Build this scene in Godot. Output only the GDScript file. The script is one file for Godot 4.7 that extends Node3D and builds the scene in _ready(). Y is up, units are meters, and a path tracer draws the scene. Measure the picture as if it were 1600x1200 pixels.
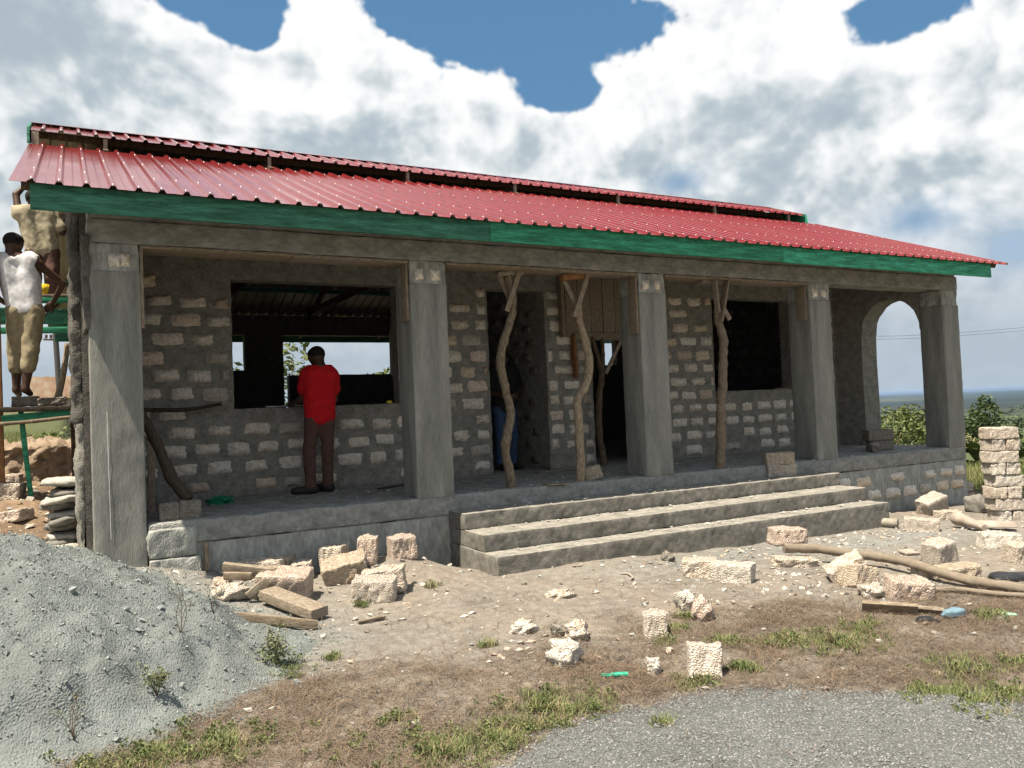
extends Node3D
# A half-built house of coral blocks under a red sheet roof, seen from the ground in front of it.
# House frame: x along the front (0 .. 11.385), y up, the front of the columns at z = 0, the yard at z > 0.

const LEN := 11.385
const FLOOR := 0.69
const PITCH := 0.393          # rise of the roof per metre
const VIEW := Vector3(0.478, 0.0, -0.878)
var rng := RandomNumberGenerator.new()
var taken := {}
var M := {}
var TX := {}
var dusty_lit_tops := false   # rbox: tops paler for dust and painted sunlight, sides darker as painted shade
var n_lo: FastNoiseLite
var n_mid: FastNoiseLite
var n_hi: FastNoiseLite
var n_cell: FastNoiseLite
var block_meshes: Array[Mesh] = []
var patch_meshes: Array[Mesh] = []
var bmats: Array = []
var pmats: Array = []

func _ready() -> void:
	rng.seed = 7
	var cam := Camera3D.new()
	cam.name = "camera"
	var yaw := 0.4986
	var pitch := 0.0298
	var roll := -0.0409
	var fwd := Vector3(sin(yaw) * cos(pitch), sin(pitch), -cos(yaw) * cos(pitch))
	var right := Vector3(cos(yaw), 0, sin(yaw))
	var up := right.cross(fwd)
	var r2 := right * cos(roll) + up * sin(roll)
	var u2 := up * cos(roll) - right * sin(roll)
	cam.transform = Transform3D(Basis(r2, u2, -fwd), Vector3(-0.1009, 1.5197, 7.2116))
	cam.fov = rad_to_deg(2.0 * atan(600.0 / 1252.73))
	cam.near = 0.05
	cam.far = 30000.0
	cam.current = true
	add_child(cam)
	noises()
	var env := Environment.new()
	env.background_mode = Environment.BG_SKY
	env.sky = Sky.new()
	var pano := PanoramaSkyMaterial.new()
	pano.panorama = sky_picture()
	env.sky.sky_material = pano
	env.background_energy_multiplier = 1.0
	env.tonemap_mode = Environment.TONE_MAPPER_LINEAR
	env.tonemap_exposure = 2.25
	env.sdfgi_enabled = true
	env.ssao_enabled = true
	env.ssil_enabled = true
	env.fog_enabled = true
	env.fog_density = 0.00005
	env.fog_light_color = Color(0.62, 0.78, 1.0)
	var we := WorldEnvironment.new()
	we.name = "world_environment"
	we.environment = env
	add_child(we)
	var sun := DirectionalLight3D.new()
	sun.name = "sun"
	sun.light_energy = 1.55
	sun.light_color = Color(1.0, 0.95, 0.87)
	sun.light_angular_distance = 0.55
	sun.shadow_enabled = true
	sun.look_at_from_position(Vector3.ZERO, -Vector3(-3.5, 8.33, 1.0), Vector3.UP)
	add_child(sun)
	textures()
	materials()
	prototypes()
	terrain()
	house()
	steps()
	props_and_timber()
	loose_blocks()
	block_pillar()
	yard_items()
	scaffold()
	people()
	background()
	ground_cover()

# ------------------------------------------------------------------ naming
func numbered(n: String) -> String:
	if not taken.has(n):
		taken[n] = 0
		return n
	taken[n] += 1
	return "%s_%03d" % [n, taken[n]]

func child_name(p: Node, n: String) -> String:
	var d: Dictionary = p.get_meta("kids") if p.has_meta("kids") else {}
	d[n] = d.get(n, 0) + 1
	p.set_meta("kids", d)
	return n if d[n] == 1 else "%s_%03d" % [n, d[n] - 1]

func tag(o: Node, label: String, category: String, group := "") -> Node:
	o.set_meta("label", label)
	o.set_meta("category", category)
	if group != "":
		o.set_meta("group", group)
	return o

func thing(n: String, label: String, category: String, at := Vector3.ZERO, turn := 0.0, group := "") -> Node3D:
	var o := Node3D.new()
	o.name = numbered(n)
	o.position = at
	o.rotation.y = turn
	add_child(o)
	tag(o, label, category, group)
	return o

func one(n: String, mesh: Mesh, m: Material, label: String, category: String, xf := Transform3D(), group := "") -> MeshInstance3D:
	var o := MeshInstance3D.new()
	o.name = numbered(n)
	o.mesh = mesh
	o.material_override = m
	o.transform = xf
	add_child(o)
	tag(o, label, category, group)
	return o

func part(n: String, mesh: Mesh, m: Material, parent: Node3D, xf := Transform3D(), label := "") -> MeshInstance3D:
	var o := MeshInstance3D.new()
	o.name = child_name(parent, n)
	o.mesh = mesh
	if m:
		o.material_override = m
	o.transform = xf
	if label != "":
		o.set_meta("label", label)
	parent.add_child(o)
	return o

func setting(n: String, mesh: Mesh, m: Material) -> MeshInstance3D:
	var o := MeshInstance3D.new()
	o.name = numbered(n)
	o.mesh = mesh
	o.material_override = m
	o.set_meta("kind", "structure")
	add_child(o)
	return o

func swarm(n: String, mesh: Mesh, m: Material, xfs: Array, cols: Array, label: String, category: String) -> MultiMeshInstance3D:
	var mm := MultiMesh.new()
	mm.transform_format = MultiMesh.TRANSFORM_3D
	mm.use_colors = true
	mm.mesh = mesh
	mm.instance_count = xfs.size()
	for i in xfs.size():
		mm.set_instance_transform(i, xfs[i])
		mm.set_instance_color(i, cols[i])
	var o := MultiMeshInstance3D.new()
	o.name = numbered(n)
	o.multimesh = mm
	o.material_override = m
	o.set_meta("kind", "stuff")
	add_child(o)
	tag(o, label, category)
	return o

# ------------------------------------------------------------------ noise, sky, textures, materials
func noise(freq: float, oct: int, sd: int, type := FastNoiseLite.TYPE_SIMPLEX_SMOOTH, fractal := FastNoiseLite.FRACTAL_FBM) -> FastNoiseLite:
	var n := FastNoiseLite.new()
	n.noise_type = type
	n.frequency = freq
	n.fractal_type = fractal
	n.fractal_octaves = oct
	n.seed = sd
	return n

func noises() -> void:
	n_lo = noise(0.6, 3, 11)
	n_mid = noise(3.5, 4, 12)
	n_hi = noise(16.0, 3, 13)
	n_cell = noise(14.0, 2, 14, FastNoiseLite.TYPE_CELLULAR)

func ss(a: float, b: float, x: float) -> float:
	var t := clampf((x - a) / (b - a), 0.0, 1.0)
	return t * t * (3.0 - 2.0 * t)

var sk_a: FastNoiseLite
var sk_b: FastNoiseLite
var sk_c: FastNoiseLite
var sk_w: FastNoiseLite
# openings of blue sky and grey cloud bases: azimuth, elevation, half sizes, in degrees
var holes := [Vector4(31.5, 25.6, 8.6, 2.9), Vector4(56.4, 23.2, 4.3, 2.0), Vector4(9.6, 26.6, 4.2, 1.5), Vector4(24.5, 27.5, 7.5, 1.9), Vector4(11.5, 25.0, 1.8, 1.0), Vector4(33.0, 21.4, 2.6, 1.0)]
# thin places where some blue comes through
var thin := [Vector4(56.0, 10.8, 2.6, 1.2), Vector4(61.0, 8.4, 2.4, 1.6), Vector4(41.0, 15.0, 1.8, 0.9), Vector4(47.5, 11.0, 1.5, 0.6)]
var greys := [Vector4(-2.0, 22.4, 6.5, 3.4), Vector4(-3.0, 24.0, 5.0, 3.0), Vector4(46.5, 17.5, 4.0, 2.4), Vector4(52.0, 18.0, 3.0, 1.2), Vector4(44.0, 13.5, 9.0, 1.6), Vector4(54.0, 14.0, 6.0, 1.4), Vector4(20.0, 17.6, 6.0, 1.2), Vector4(37.0, 16.2, 4.0, 1.2), Vector4(-1.0, 18.0, 3.0, 1.0)]

func billow(d: Vector3) -> float:
	var p := Vector3(d.x, d.y * 1.25, d.z)
	p += Vector3(sk_w.get_noise_3dv(p), sk_w.get_noise_3dv(p + Vector3(7, 0, 0)), sk_w.get_noise_3dv(p + Vector3(0, 7, 0))) * 0.035
	return 0.42 * sk_a.get_noise_3dv(p) - 0.46 * (sk_b.get_noise_3dv(p) + 0.55) - 0.27 * (sk_c.get_noise_3dv(p) + 0.55)

func sky_dir(az: float, el: float) -> Vector3:
	var a := deg_to_rad(az)
	var e := deg_to_rad(maxf(el, 0.0))
	return Vector3(sin(a) * cos(e), sin(e), -cos(a) * cos(e))

func sky_color(az: float, el: float) -> Color:
	var d := sky_dir(az, el)
	var h0 := billow(d)
	var h1 := billow(sky_dir(az - 1.3, el + 1.7))
	var c := 0.96 + 1.20 * h0 - 0.26 * (sk_c.get_noise_3dv(d * 1.7) + 0.55)
	for h: Vector4 in holes:
		var q := pow((az - h.x) / h.z, 2.0) + pow((el - h.y) / h.w, 2.0)
		if q < 6.0:
			c -= 1.18 * exp(-q * 1.1)
	# away from this view the cover opens at random
	var out := ss(30.0, 40.0, el) + (1.0 - ss(30.0, 40.0, el)) * ss(42.0, 62.0, absf(az - 29.0))
	c += out * (1.1 * sk_w.get_noise_3dv(d * 0.5 + Vector3(3, 1, 2)) - 0.18)
	var t := clampf(el / 50.0, 0.0, 1.0)
	var blue := Vector3(0.13, 0.27, 0.41).lerp(Vector3(0.058, 0.148, 0.30), pow(t, 0.6))
	blue = blue.lerp(Vector3(0.27, 0.36, 0.46), 1.0 - ss(0.0, 12.0, el))
	var al := ss(0.37, 0.53, c)
	for h: Vector4 in thin:
		var q := pow((az - h.x) / h.z, 2.0) + pow((el - h.y) / h.w, 2.0)
		if q < 6.0:
			al *= 1.0 - 0.75 * exp(-q) * ss(-0.25, 0.25, 0.15 - h0 * 1.5)
	var lit := 0.58 + 1.25 * (h0 - h1) + 0.28 * (1.0 - ss(0.5, 0.9, c)) + 0.40 * h0 - 0.16 * sk_w.get_noise_3dv(d * 0.9)
	for h: Vector4 in greys:
		var q := pow((az - h.x) / h.z, 2.0) + pow((el - h.y) / h.w, 2.0)
		if q < 6.0:
			lit -= 0.30 * exp(-q)
	var white := Vector3(0.37, 0.425, 0.455).lerp(Vector3(0.70, 0.705, 0.705), ss(0.22, 0.76, lit))
	white = Vector3(0.30, 0.355, 0.40).lerp(white, ss(0.05, 0.45, lit))
	var low := 1.0 - ss(2.0, 13.0, el)
	white = white.lerp(Vector3(0.225, 0.29, 0.355) * (0.86 + 0.25 * lit), low * 0.8)
	var col := blue.lerp(white, al)
	col *= 0.64
	return Color(col.x, col.y, col.z)

func sky_picture() -> ImageTexture:
	sk_a = noise(3.4, 3, 31)
	sk_b = noise(9.0, 3, 32, FastNoiseLite.TYPE_CELLULAR)
	sk_c = noise(36.0, 3, 33, FastNoiseLite.TYPE_CELLULAR)
	for n: FastNoiseLite in [sk_b, sk_c]:
		n.cellular_return_type = FastNoiseLite.RETURN_DISTANCE
		n.fractal_gain = 0.45
	sk_w = noise(4.0, 3, 34)
	var lo := Image.create_empty(1024, 512, false, Image.FORMAT_RGBF)
	for y in 512:
		for x in 1024:
			if y > 260:
				lo.set_pixel(x, y, Color(0.14, 0.135, 0.115))
			else:
				lo.set_pixel(x, y, sky_color(wrapf((x + 0.5) / 1024.0 * 360.0, -180.0, 180.0), 90.0 - (y + 0.5) / 512.0 * 180.0))
	lo.resize(4096, 2048, Image.INTERPOLATE_BILINEAR)
	var y0 := int((90.0 - 40.0) / 180.0 * 2048)
	for y in range(y0, 1026):
		for k in range(-182, 842):
			lo.set_pixel(posmod(k, 4096), y, sky_color((k + 0.5) / 4096.0 * 360.0, 90.0 - (y + 0.5) / 2048.0 * 180.0))
	return ImageTexture.create_from_image(lo)

# grey pictures: several seamless noises added up, then spread over a ramp of two colours
func picture(size: int, layers: Array, lo: Color, hi: Color, gain := 1.0, bias := 0.0) -> ImageTexture:
	var raw: Array = []
	var wts: Array = []
	for l in layers:
		var im: Image = (l[0] as FastNoiseLite).get_seamless_image(size, size)
		im.convert(Image.FORMAT_L8)
		raw.append(im.get_data())
		wts.append(l[1])
	var bytes := PackedByteArray()
	bytes.resize(size * size * 3)
	var lr := PackedByteArray()
	var lg := PackedByteArray()
	var lb := PackedByteArray()
	for i in 256:
		var t := clampf(((i / 255.0) - 0.5) * gain + 0.5 + bias, 0.0, 1.0)
		var c := lo.lerp(hi, t)
		lr.append(int(c.r * 255.0))
		lg.append(int(c.g * 255.0))
		lb.append(int(c.b * 255.0))
	for i in size * size:
		var s := 0.0
		for k in raw.size():
			var px: PackedByteArray = raw[k]
			s += px[i] * wts[k]
		var v := clampi(int(s), 0, 255)
		bytes[i * 3] = lr[v]
		bytes[i * 3 + 1] = lg[v]
		bytes[i * 3 + 2] = lb[v]
	return ImageTexture.create_from_image(Image.create_from_data(size, size, false, Image.FORMAT_RGB8, bytes))

func g(v: float) -> Color:
	return Color(v, v, v)

func textures() -> void:
	var s := FastNoiseLite.TYPE_SIMPLEX_SMOOTH
	var c := FastNoiseLite.TYPE_CELLULAR
	TX.stain = picture(512, [[noise(0.005, 4, 1), 0.6], [noise(0.05, 3, 2), 0.4]], g(0.76), g(1.0), 1.5)
	TX.grit = picture(512, [[noise(0.012, 3, 3), 0.35], [noise(0.12, 4, 4), 0.65]], g(0.68), g(1.0), 1.2)
	TX.grit_h = picture(512, [[noise(0.02, 3, 5), 0.4], [noise(0.14, 4, 6), 0.6]], g(0.0), g(1.0), 1.2)
	TX.coral = picture(512, [[noise(0.014, 3, 7), 0.35], [noise(0.07, 3, 8), 0.65]], Color(0.66, 0.59, 0.51), g(1.0), 2.2, 0.30)
	TX.coral_h = picture(512, [[noise(0.055, 3, 9), 0.75], [noise(0.2, 2, 10), 0.25]], g(0.0), g(1.0), 1.8, 0.1)
	TX.pebble = picture(512, [[noise(0.075, 1, 15, c), 0.55], [noise(0.02, 3, 16), 0.2], [noise(0.25, 2, 17), 0.25]], g(0.6), g(1.0), 1.4)
	TX.pebble_h = picture(512, [[noise(0.075, 1, 15, c), 0.8], [noise(0.3, 2, 18), 0.2]], g(1.0), g(0.0), 1.4)
	TX.wood = picture(512, [[noise(0.02, 4, 19), 0.5], [noise(0.06, 3, 20), 0.5]], Color(0.58, 0.52, 0.45), g(1.0), 1.7)
	TX.sand = picture(1024, [[noise(0.008, 4, 21), 0.4], [noise(0.06, 3, 22), 0.3], [noise(0.3, 2, 23), 0.3]], g(0.70), g(1.0), 1.4)
	TX.sand_h = picture(1024, [[noise(0.015, 4, 24), 0.5], [noise(0.12, 4, 25), 0.5]], g(0.0), g(1.0), 1.3)
	TX.cloth = picture(512, [[noise(0.012, 4, 26), 0.7], [noise(0.25, 2, 27), 0.3]], g(0.8), g(1.0), 1.2)
	TX.rust = picture(512, [[noise(0.012, 4, 28), 1.0]], Color(0.55, 0.43, 0.34), Color(0.62, 0.55, 0.47), 2.0)
	TX.green_paint = picture(512, [[noise(0.012, 4, 29), 0.6], [noise(0.05, 4, 30), 0.4]], Color(0.55, 0.62, 0.60), g(1.0), 1.9)
	TX.smear = picture(512, [[noise(0.01, 4, 35), 0.5], [noise(0.035, 4, 36), 0.5]], g(0.70), g(1.0), 1.5)

func mat(n: String, col: Color, rough: float, tx = null, scale := Vector3.ONE, bump = null, cm := 0.3, world := true, vcol := true) -> StandardMaterial3D:
	var m := StandardMaterial3D.new()
	m.resource_name = n
	m.albedo_color = col.linear_to_srgb()
	m.roughness = rough
	m.metallic_specular = 0.35
	m.vertex_color_use_as_albedo = vcol
	if tx:
		m.albedo_texture = tx
	if bump:
		m.heightmap_enabled = true
		m.heightmap_texture = bump
		m.heightmap_scale = cm
	m.uv1_triplanar = true
	m.uv1_world_triplanar = world
	m.uv1_scale = scale
	m.uv1_triplanar_sharpness = 4.0
	M[n] = m
	return m

func materials() -> void:
	mat("ground", Color(1, 1, 1), 0.96, TX.sand, Vector3.ONE * 0.9, TX.sand_h, 2.2)
	mat("gravel", Color(0.205, 0.217, 0.213), 0.95, TX.pebble, Vector3.ONE * 2.2, TX.pebble_h, 0.8)
	mat("crushed", Color(0.228, 0.256, 0.25), 0.95, TX.grit, Vector3.ONE * 1.1, TX.grit_h, 1.3)
	mat("stone_bit", Color(1, 1, 1), 0.92)
	mat("plaster", Color(0.265, 0.268, 0.242), 0.9, TX.stain, Vector3(1.5, 0.24, 1.5), TX.grit_h, 0.25)
	mat("concrete", Color(0.41, 0.42, 0.39), 0.93, TX.smear, Vector3(1.3, 0.45, 1.3), TX.grit_h, 0.9)
	mat("tread", Color(0.31, 0.295, 0.262), 0.94, TX.smear, Vector3(0.8, 0.8, 0.8), TX.grit_h, 0.4)
	mat("beam", Color(0.33, 0.335, 0.31), 0.93, TX.smear, Vector3(0.5, 0.9, 0.5), TX.grit_h, 0.7)
	mat("mortar", Color(0.325, 0.316, 0.278), 0.95, TX.smear, Vector3(1.1, 1.1, 1.1), TX.grit_h, 1.2)
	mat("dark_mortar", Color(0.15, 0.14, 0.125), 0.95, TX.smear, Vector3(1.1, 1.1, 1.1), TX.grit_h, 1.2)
	mat("floor", Color(0.34, 0.345, 0.325), 0.95, TX.smear, Vector3.ONE * 0.7, TX.grit_h, 1.6)
	var cols := [Color(0.74, 0.67, 0.58), Color(0.72, 0.61, 0.53), Color(0.82, 0.79, 0.72), Color(0.70, 0.61, 0.49), Color(0.80, 0.74, 0.66)]
	for i in cols.size():
		bmats.append(mat("coral_%d" % i, cols[i], 0.95, TX.coral, Vector3.ONE * (2.0 + 0.17 * i), TX.coral_h, 2.2))
	var pcols := [Color(0.88, 0.83, 0.74), Color(0.86, 0.74, 0.65), Color(0.84, 0.73, 0.58), Color(0.90, 0.87, 0.80), Color(0.66, 0.56, 0.48), Color(0.60, 0.58, 0.52)]
	for i in pcols.size():
		pmats.append(mat("patch_%d" % i, pcols[i], 0.95, TX.coral, Vector3.ONE * (2.1 + 0.13 * i), TX.coral_h, 0.7))
	mat("grey_and_shaded_block", Color(0.30, 0.285, 0.25), 0.95, TX.coral, Vector3.ONE * 2.0, TX.coral_h, 1.8)  # own grey of loose blocks; room wall blocks wear it as painted shade
	var red: StandardMaterial3D = mat("red_sheet", Color(0.20, 0.022, 0.024), 0.22, TX.cloth, Vector3(1.5, 1.5, 0.5), null, 0.0, true, false)
	red.metallic_specular = 0.45
	red.clearcoat_enabled = true
	red.clearcoat = 0.25
	red.clearcoat_roughness = 0.10
	var under: StandardMaterial3D = mat("sheet_back", Color(0.34, 0.31, 0.25), 0.55, TX.cloth, Vector3(1, 1, 1), null, 0.0, true, false)
	under.metallic_specular = 0.4
	mat("green_board", Color(0.048, 0.33, 0.19), 0.62, TX.green_paint, Vector3(0.35, 3.0, 3.0), TX.wood, 0.15)
	mat("green_dark", Color(0.055, 0.21, 0.14), 0.65, TX.green_paint, Vector3(0.35, 3.0, 3.0), TX.wood, 0.15)
	mat("green_light", Color(0.065, 0.43, 0.26), 0.62, TX.green_paint, Vector3(0.4, 3.0, 3.0), TX.wood, 0.15)
	mat("board", Color(0.34, 0.295, 0.235), 0.85, TX.wood, Vector3(0.9, 7.0, 7.0), TX.wood, 0.25, false)
	mat("old_board", Color(0.36, 0.325, 0.275), 0.9, TX.wood, Vector3(0.9, 7.0, 7.0), TX.wood, 0.35, false)
	mat("orange_board", Color(0.36, 0.19, 0.085), 0.8, TX.wood, Vector3(0.9, 7.0, 7.0), TX.wood, 0.2, false)
	mat("pole", Color(0.26, 0.22, 0.17), 0.88, TX.wood, Vector3(4.0, 1.1, 4.0), TX.wood, 0.5)
	mat("pale_pole", Color(0.40, 0.34, 0.26), 0.88, TX.wood, Vector3(4.0, 1.1, 4.0), TX.wood, 0.5)
	mat("dark_pole", Color(0.075, 0.062, 0.05), 0.88, TX.wood, Vector3(4.0, 1.1, 4.0), TX.wood, 0.5)
	mat("log", Color(0.28, 0.235, 0.18), 0.9, TX.grit, Vector3(2.0, 3.0, 2.0), TX.wood, 0.35)
	mat("leaf", Color(1, 1, 1), 0.6)
	M.leaf.backlight_enabled = true
	M.leaf.backlight = Color(0.35, 0.42, 0.25)
	mat("grass", Color(1, 1, 1), 0.75)
	M.grass.backlight_enabled = true
	M.grass.backlight = Color(0.3, 0.35, 0.2)
	mat("litter", Color(1, 1, 1), 0.9)
	mat("bark", Color(0.16, 0.12, 0.085), 0.9, TX.wood, Vector3(3, 1, 3), TX.wood, 0.5)
	mat("skin", Color(0.062, 0.034, 0.022), 0.5)
	mat("hair", Color(0.012, 0.010, 0.009), 0.85)
	mat("red_cloth", Color(0.60, 0.010, 0.016), 0.9, TX.cloth, Vector3.ONE * 2.0)
	mat("brown_cloth", Color(0.115, 0.062, 0.050), 0.92, TX.cloth, Vector3.ONE * 2.0)
	mat("white_cloth", Color(0.74, 0.75, 0.78), 0.9, TX.cloth, Vector3.ONE * 2.0)
	mat("khaki_cloth", Color(0.31, 0.265, 0.17), 0.9, TX.cloth, Vector3.ONE * 2.0)
	mat("tan_cloth", Color(0.46, 0.41, 0.29), 0.9, TX.cloth, Vector3.ONE * 2.0)
	mat("black_cloth", Color(0.014, 0.014, 0.016), 0.9)
	mat("denim", Color(0.045, 0.085, 0.17), 0.9, TX.cloth, Vector3.ONE * 2.0)
	mat("shoe", Color(0.022, 0.020, 0.020), 0.6)
	mat("sole", Color(0.20, 0.19, 0.18), 0.8)
	mat("paper", Color(0.78, 0.78, 0.76), 0.8)
	mat("yellow_plastic", Color(0.70, 0.52, 0.03), 0.5)
	mat("green_plastic", Color(0.015, 0.30, 0.19), 0.4)
	mat("green_net", Color(0.010, 0.16, 0.085), 0.7)
	mat("sack", Color(0.46, 0.44, 0.39), 0.85, TX.smear, Vector3.ONE * 2.0, TX.cloth, 0.6)
	mat("grey_sack", Color(0.23, 0.22, 0.195), 0.9, TX.smear, Vector3.ONE * 1.6, TX.cloth, 0.8)
	mat("black_plastic", Color(0.018, 0.019, 0.022), 0.4)
	mat("blue_plastic", Color(0.14, 0.22, 0.27), 0.4)
	mat("mint_plastic", Color(0.34, 0.62, 0.42), 0.5)
	mat("clay", Color(0.42, 0.355, 0.30), 0.85, TX.stain, Vector3.ONE * 2.0)
	mat("pvc", Color(0.36, 0.33, 0.27), 0.7, TX.stain, Vector3.ONE * 2.0)
	mat("rusty", Color(0.46, 0.47, 0.46), 0.8, TX.rust, Vector3(0.35, 0.35, 0.12))
	mat("white_wall", Color(0.55, 0.52, 0.46), 0.9)
	mat("steel", Color(0.42, 0.40, 0.40), 0.45, null, Vector3.ONE, null, 0.0, true, false)
	M.steel.metallic = 0.8
	mat("iron", Color(0.08, 0.075, 0.07), 0.5)
	mat("wire", Color(0.05, 0.05, 0.05), 0.6)
	mat("bank", Color(0.47, 0.36, 0.26), 0.96, TX.sand, Vector3.ONE * 0.8, TX.sand_h, 3.0)

# ------------------------------------------------------------------ mesh helpers
func S() -> SurfaceTool:
	var st := SurfaceTool.new()
	st.begin(Mesh.PRIMITIVE_TRIANGLES)
	st.set_color(Color.WHITE)
	st.set_smooth_group(0)
	return st

func done(st: SurfaceTool) -> ArrayMesh:
	st.generate_normals()
	st.index()
	return st.commit()

func tri(st: SurfaceTool, a: Vector3, b: Vector3, c: Vector3, out: Vector3) -> void:
	if (c - a).cross(b - a).dot(out) < 0.0:
		st.add_vertex(a); st.add_vertex(c); st.add_vertex(b)
	else:
		st.add_vertex(a); st.add_vertex(b); st.add_vertex(c)

func quad(st: SurfaceTool, a: Vector3, b: Vector3, c: Vector3, d: Vector3, out: Vector3) -> void:
	tri(st, a, b, c, out)
	tri(st, a, c, d, out)

func cuts(a: float, b: float, r: float, cell: float) -> PackedFloat32Array:
	var o := PackedFloat32Array([a])
	if r > 0.0:
		o.append(a + r * 0.35)
		o.append(a + r)
	var n := maxi(1, int(round((b - a - 2.0 * r) / cell)))
	for i in range(1, n):
		o.append(a + r + (b - a - 2.0 * r) * i / n)
	if r > 0.0:
		o.append(b - r)
		o.append(b - r * 0.35)
	o.append(b)
	return o

# a box with rounded, uneven edges and faces
func rbox(st: SurfaceTool, lo: Vector3, hi: Vector3, cell: float, r: float, amp: float, nz: FastNoiseLite, amp2 := 0.0, nz2: FastNoiseLite = null, off := Vector3.ZERO) -> void:
	var qlo := lo + Vector3.ONE * r
	var qhi := hi - Vector3.ONE * r
	for ax in 3:
		var u := (ax + 1) % 3
		var v := (ax + 2) % 3
		var us := cuts(lo[u], hi[u], r, cell)
		var vs := cuts(lo[v], hi[v], r, cell)
		for s in 2:
			var pts := PackedVector3Array()
			if dusty_lit_tops:
				st.set_color(Color(1.28, 1.26, 1.20) if ax == 1 and s == 1 else Color(0.74, 0.74, 0.73))  # top and sides coloured as if sunlit and shaded, besides the dust
			for i in us.size():
				for j in vs.size():
					var p := Vector3.ZERO
					p[ax] = hi[ax] if s == 1 else lo[ax]
					p[u] = us[i]
					p[v] = vs[j]
					var q := p.clamp(qlo, qhi)
					var n := (p - q).normalized() if r > 0.0 else Vector3.ZERO
					if r <= 0.0:
						n[ax] = 1.0 if s == 1 else -1.0
						q = p
					var e := amp * nz.get_noise_3dv(p + off)
					if nz2:
						e += amp2 * nz2.get_noise_3dv(p + off)
					pts.append(q + n * (r + e))
			var nv := vs.size()
			for i in us.size() - 1:
				for j in nv - 1:
					var a := pts[i * nv + j]
					var b := pts[(i + 1) * nv + j]
					var c := pts[(i + 1) * nv + j + 1]
					var d := pts[i * nv + j + 1]
					if s == 1:
						st.add_vertex(a); st.add_vertex(c); st.add_vertex(b)
						st.add_vertex(a); st.add_vertex(d); st.add_vertex(c)
					else:
						st.add_vertex(a); st.add_vertex(b); st.add_vertex(c)
						st.add_vertex(a); st.add_vertex(c); st.add_vertex(d)

func box_mesh(lo: Vector3, hi: Vector3, cell := 0.08, r := 0.01, amp := 0.006, nz: FastNoiseLite = null, amp2 := 0.0, nz2: FastNoiseLite = null) -> ArrayMesh:
	var st := S()
	rbox(st, lo, hi, cell, r, amp, nz if nz else n_mid, amp2, nz2)
	return done(st)

# a board whose length lies along its own x
func plank_mesh(l: float, h: float, t: float, sd := 0.0) -> ArrayMesh:
	var st := S()
	rbox(st, Vector3(-l, -h, -t) * 0.5, Vector3(l, h, t) * 0.5, 0.14, minf(0.004, t * 0.2), 0.004, n_mid, 0.0, null, Vector3(sd, sd * 2.0, 0))
	return done(st)

func along(a: Vector3, b: Vector3, roll_deg := 0.0) -> Transform3D:
	var x := (b - a).normalized()
	var ref := Vector3.UP if absf(x.y) < 0.95 else Vector3.BACK
	var z := x.cross(ref).normalized()
	var y := z.cross(x).normalized()
	var bs := Basis(x, y, z) * Basis(Vector3.RIGHT, deg_to_rad(roll_deg))
	return Transform3D(bs, (a + b) * 0.5)

func smooth_path(ctrl: Array, n: int) -> PackedVector3Array:
	var o := PackedVector3Array()
	for i in ctrl.size() - 1:
		var p0: Vector3 = ctrl[maxi(i - 1, 0)]
		var p1: Vector3 = ctrl[i]
		var p2: Vector3 = ctrl[i + 1]
		var p3: Vector3 = ctrl[mini(i + 2, ctrl.size() - 1)]
		for k in n:
			o.append(p1.cubic_interpolate(p2, p0, p3, k / float(n)))
	o.append(ctrl[-1])
	return o

func tube(st: SurfaceTool, pts: PackedVector3Array, r0: float, r1: float, sides: int, amp := 0.0, cap := true) -> void:
	var n := pts.size()
	var rings: Array = []
	var t0 := (pts[1] - pts[0]).normalized()
	var side := t0.cross(Vector3.UP if absf(t0.y) < 0.9 else Vector3.RIGHT).normalized()
	for i in n:
		var t := (pts[mini(i + 1, n - 1)] - pts[maxi(i - 1, 0)]).normalized()
		side = (side - t * side.dot(t)).normalized()
		var b := t.cross(side)
		var ring := PackedVector3Array()
		var r := lerpf(r0, r1, i / float(n - 1))
		for k in sides:
			var a := TAU * k / sides
			var d := side * cos(a) + b * sin(a)
			var rr := r
			if amp > 0.0:
				rr *= 1.0 + amp * n_mid.get_noise_3dv((pts[i] + d * r) * 2.2)
			ring.append(pts[i] + d * rr)
		rings.append(ring)
	for i in n - 1:
		for k in sides:
			var k2 := (k + 1) % sides
			var m := (pts[i] + pts[i + 1]) * 0.5
			quad(st, rings[i][k], rings[i][k2], rings[i + 1][k2], rings[i + 1][k], (rings[i][k] + rings[i + 1][k2]) * 0.5 - m)
	if cap:
		st.set_smooth_group(1)
		for e in [0, n - 1]:
			var ax: Vector3 = (pts[0] - pts[1]) if e == 0 else (pts[n - 1] - pts[n - 2])
			for k in sides:
				tri(st, pts[e], rings[e][k], rings[e][(k + 1) % sides], ax)
		st.set_smooth_group(0)

func tube_mesh(ctrl: Array, r0: float, r1: float, sides := 9, n := 6, amp := 0.35) -> ArrayMesh:
	var st := S()
	tube(st, smooth_path(ctrl, n), r0, r1, sides, amp)
	return done(st)

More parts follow.
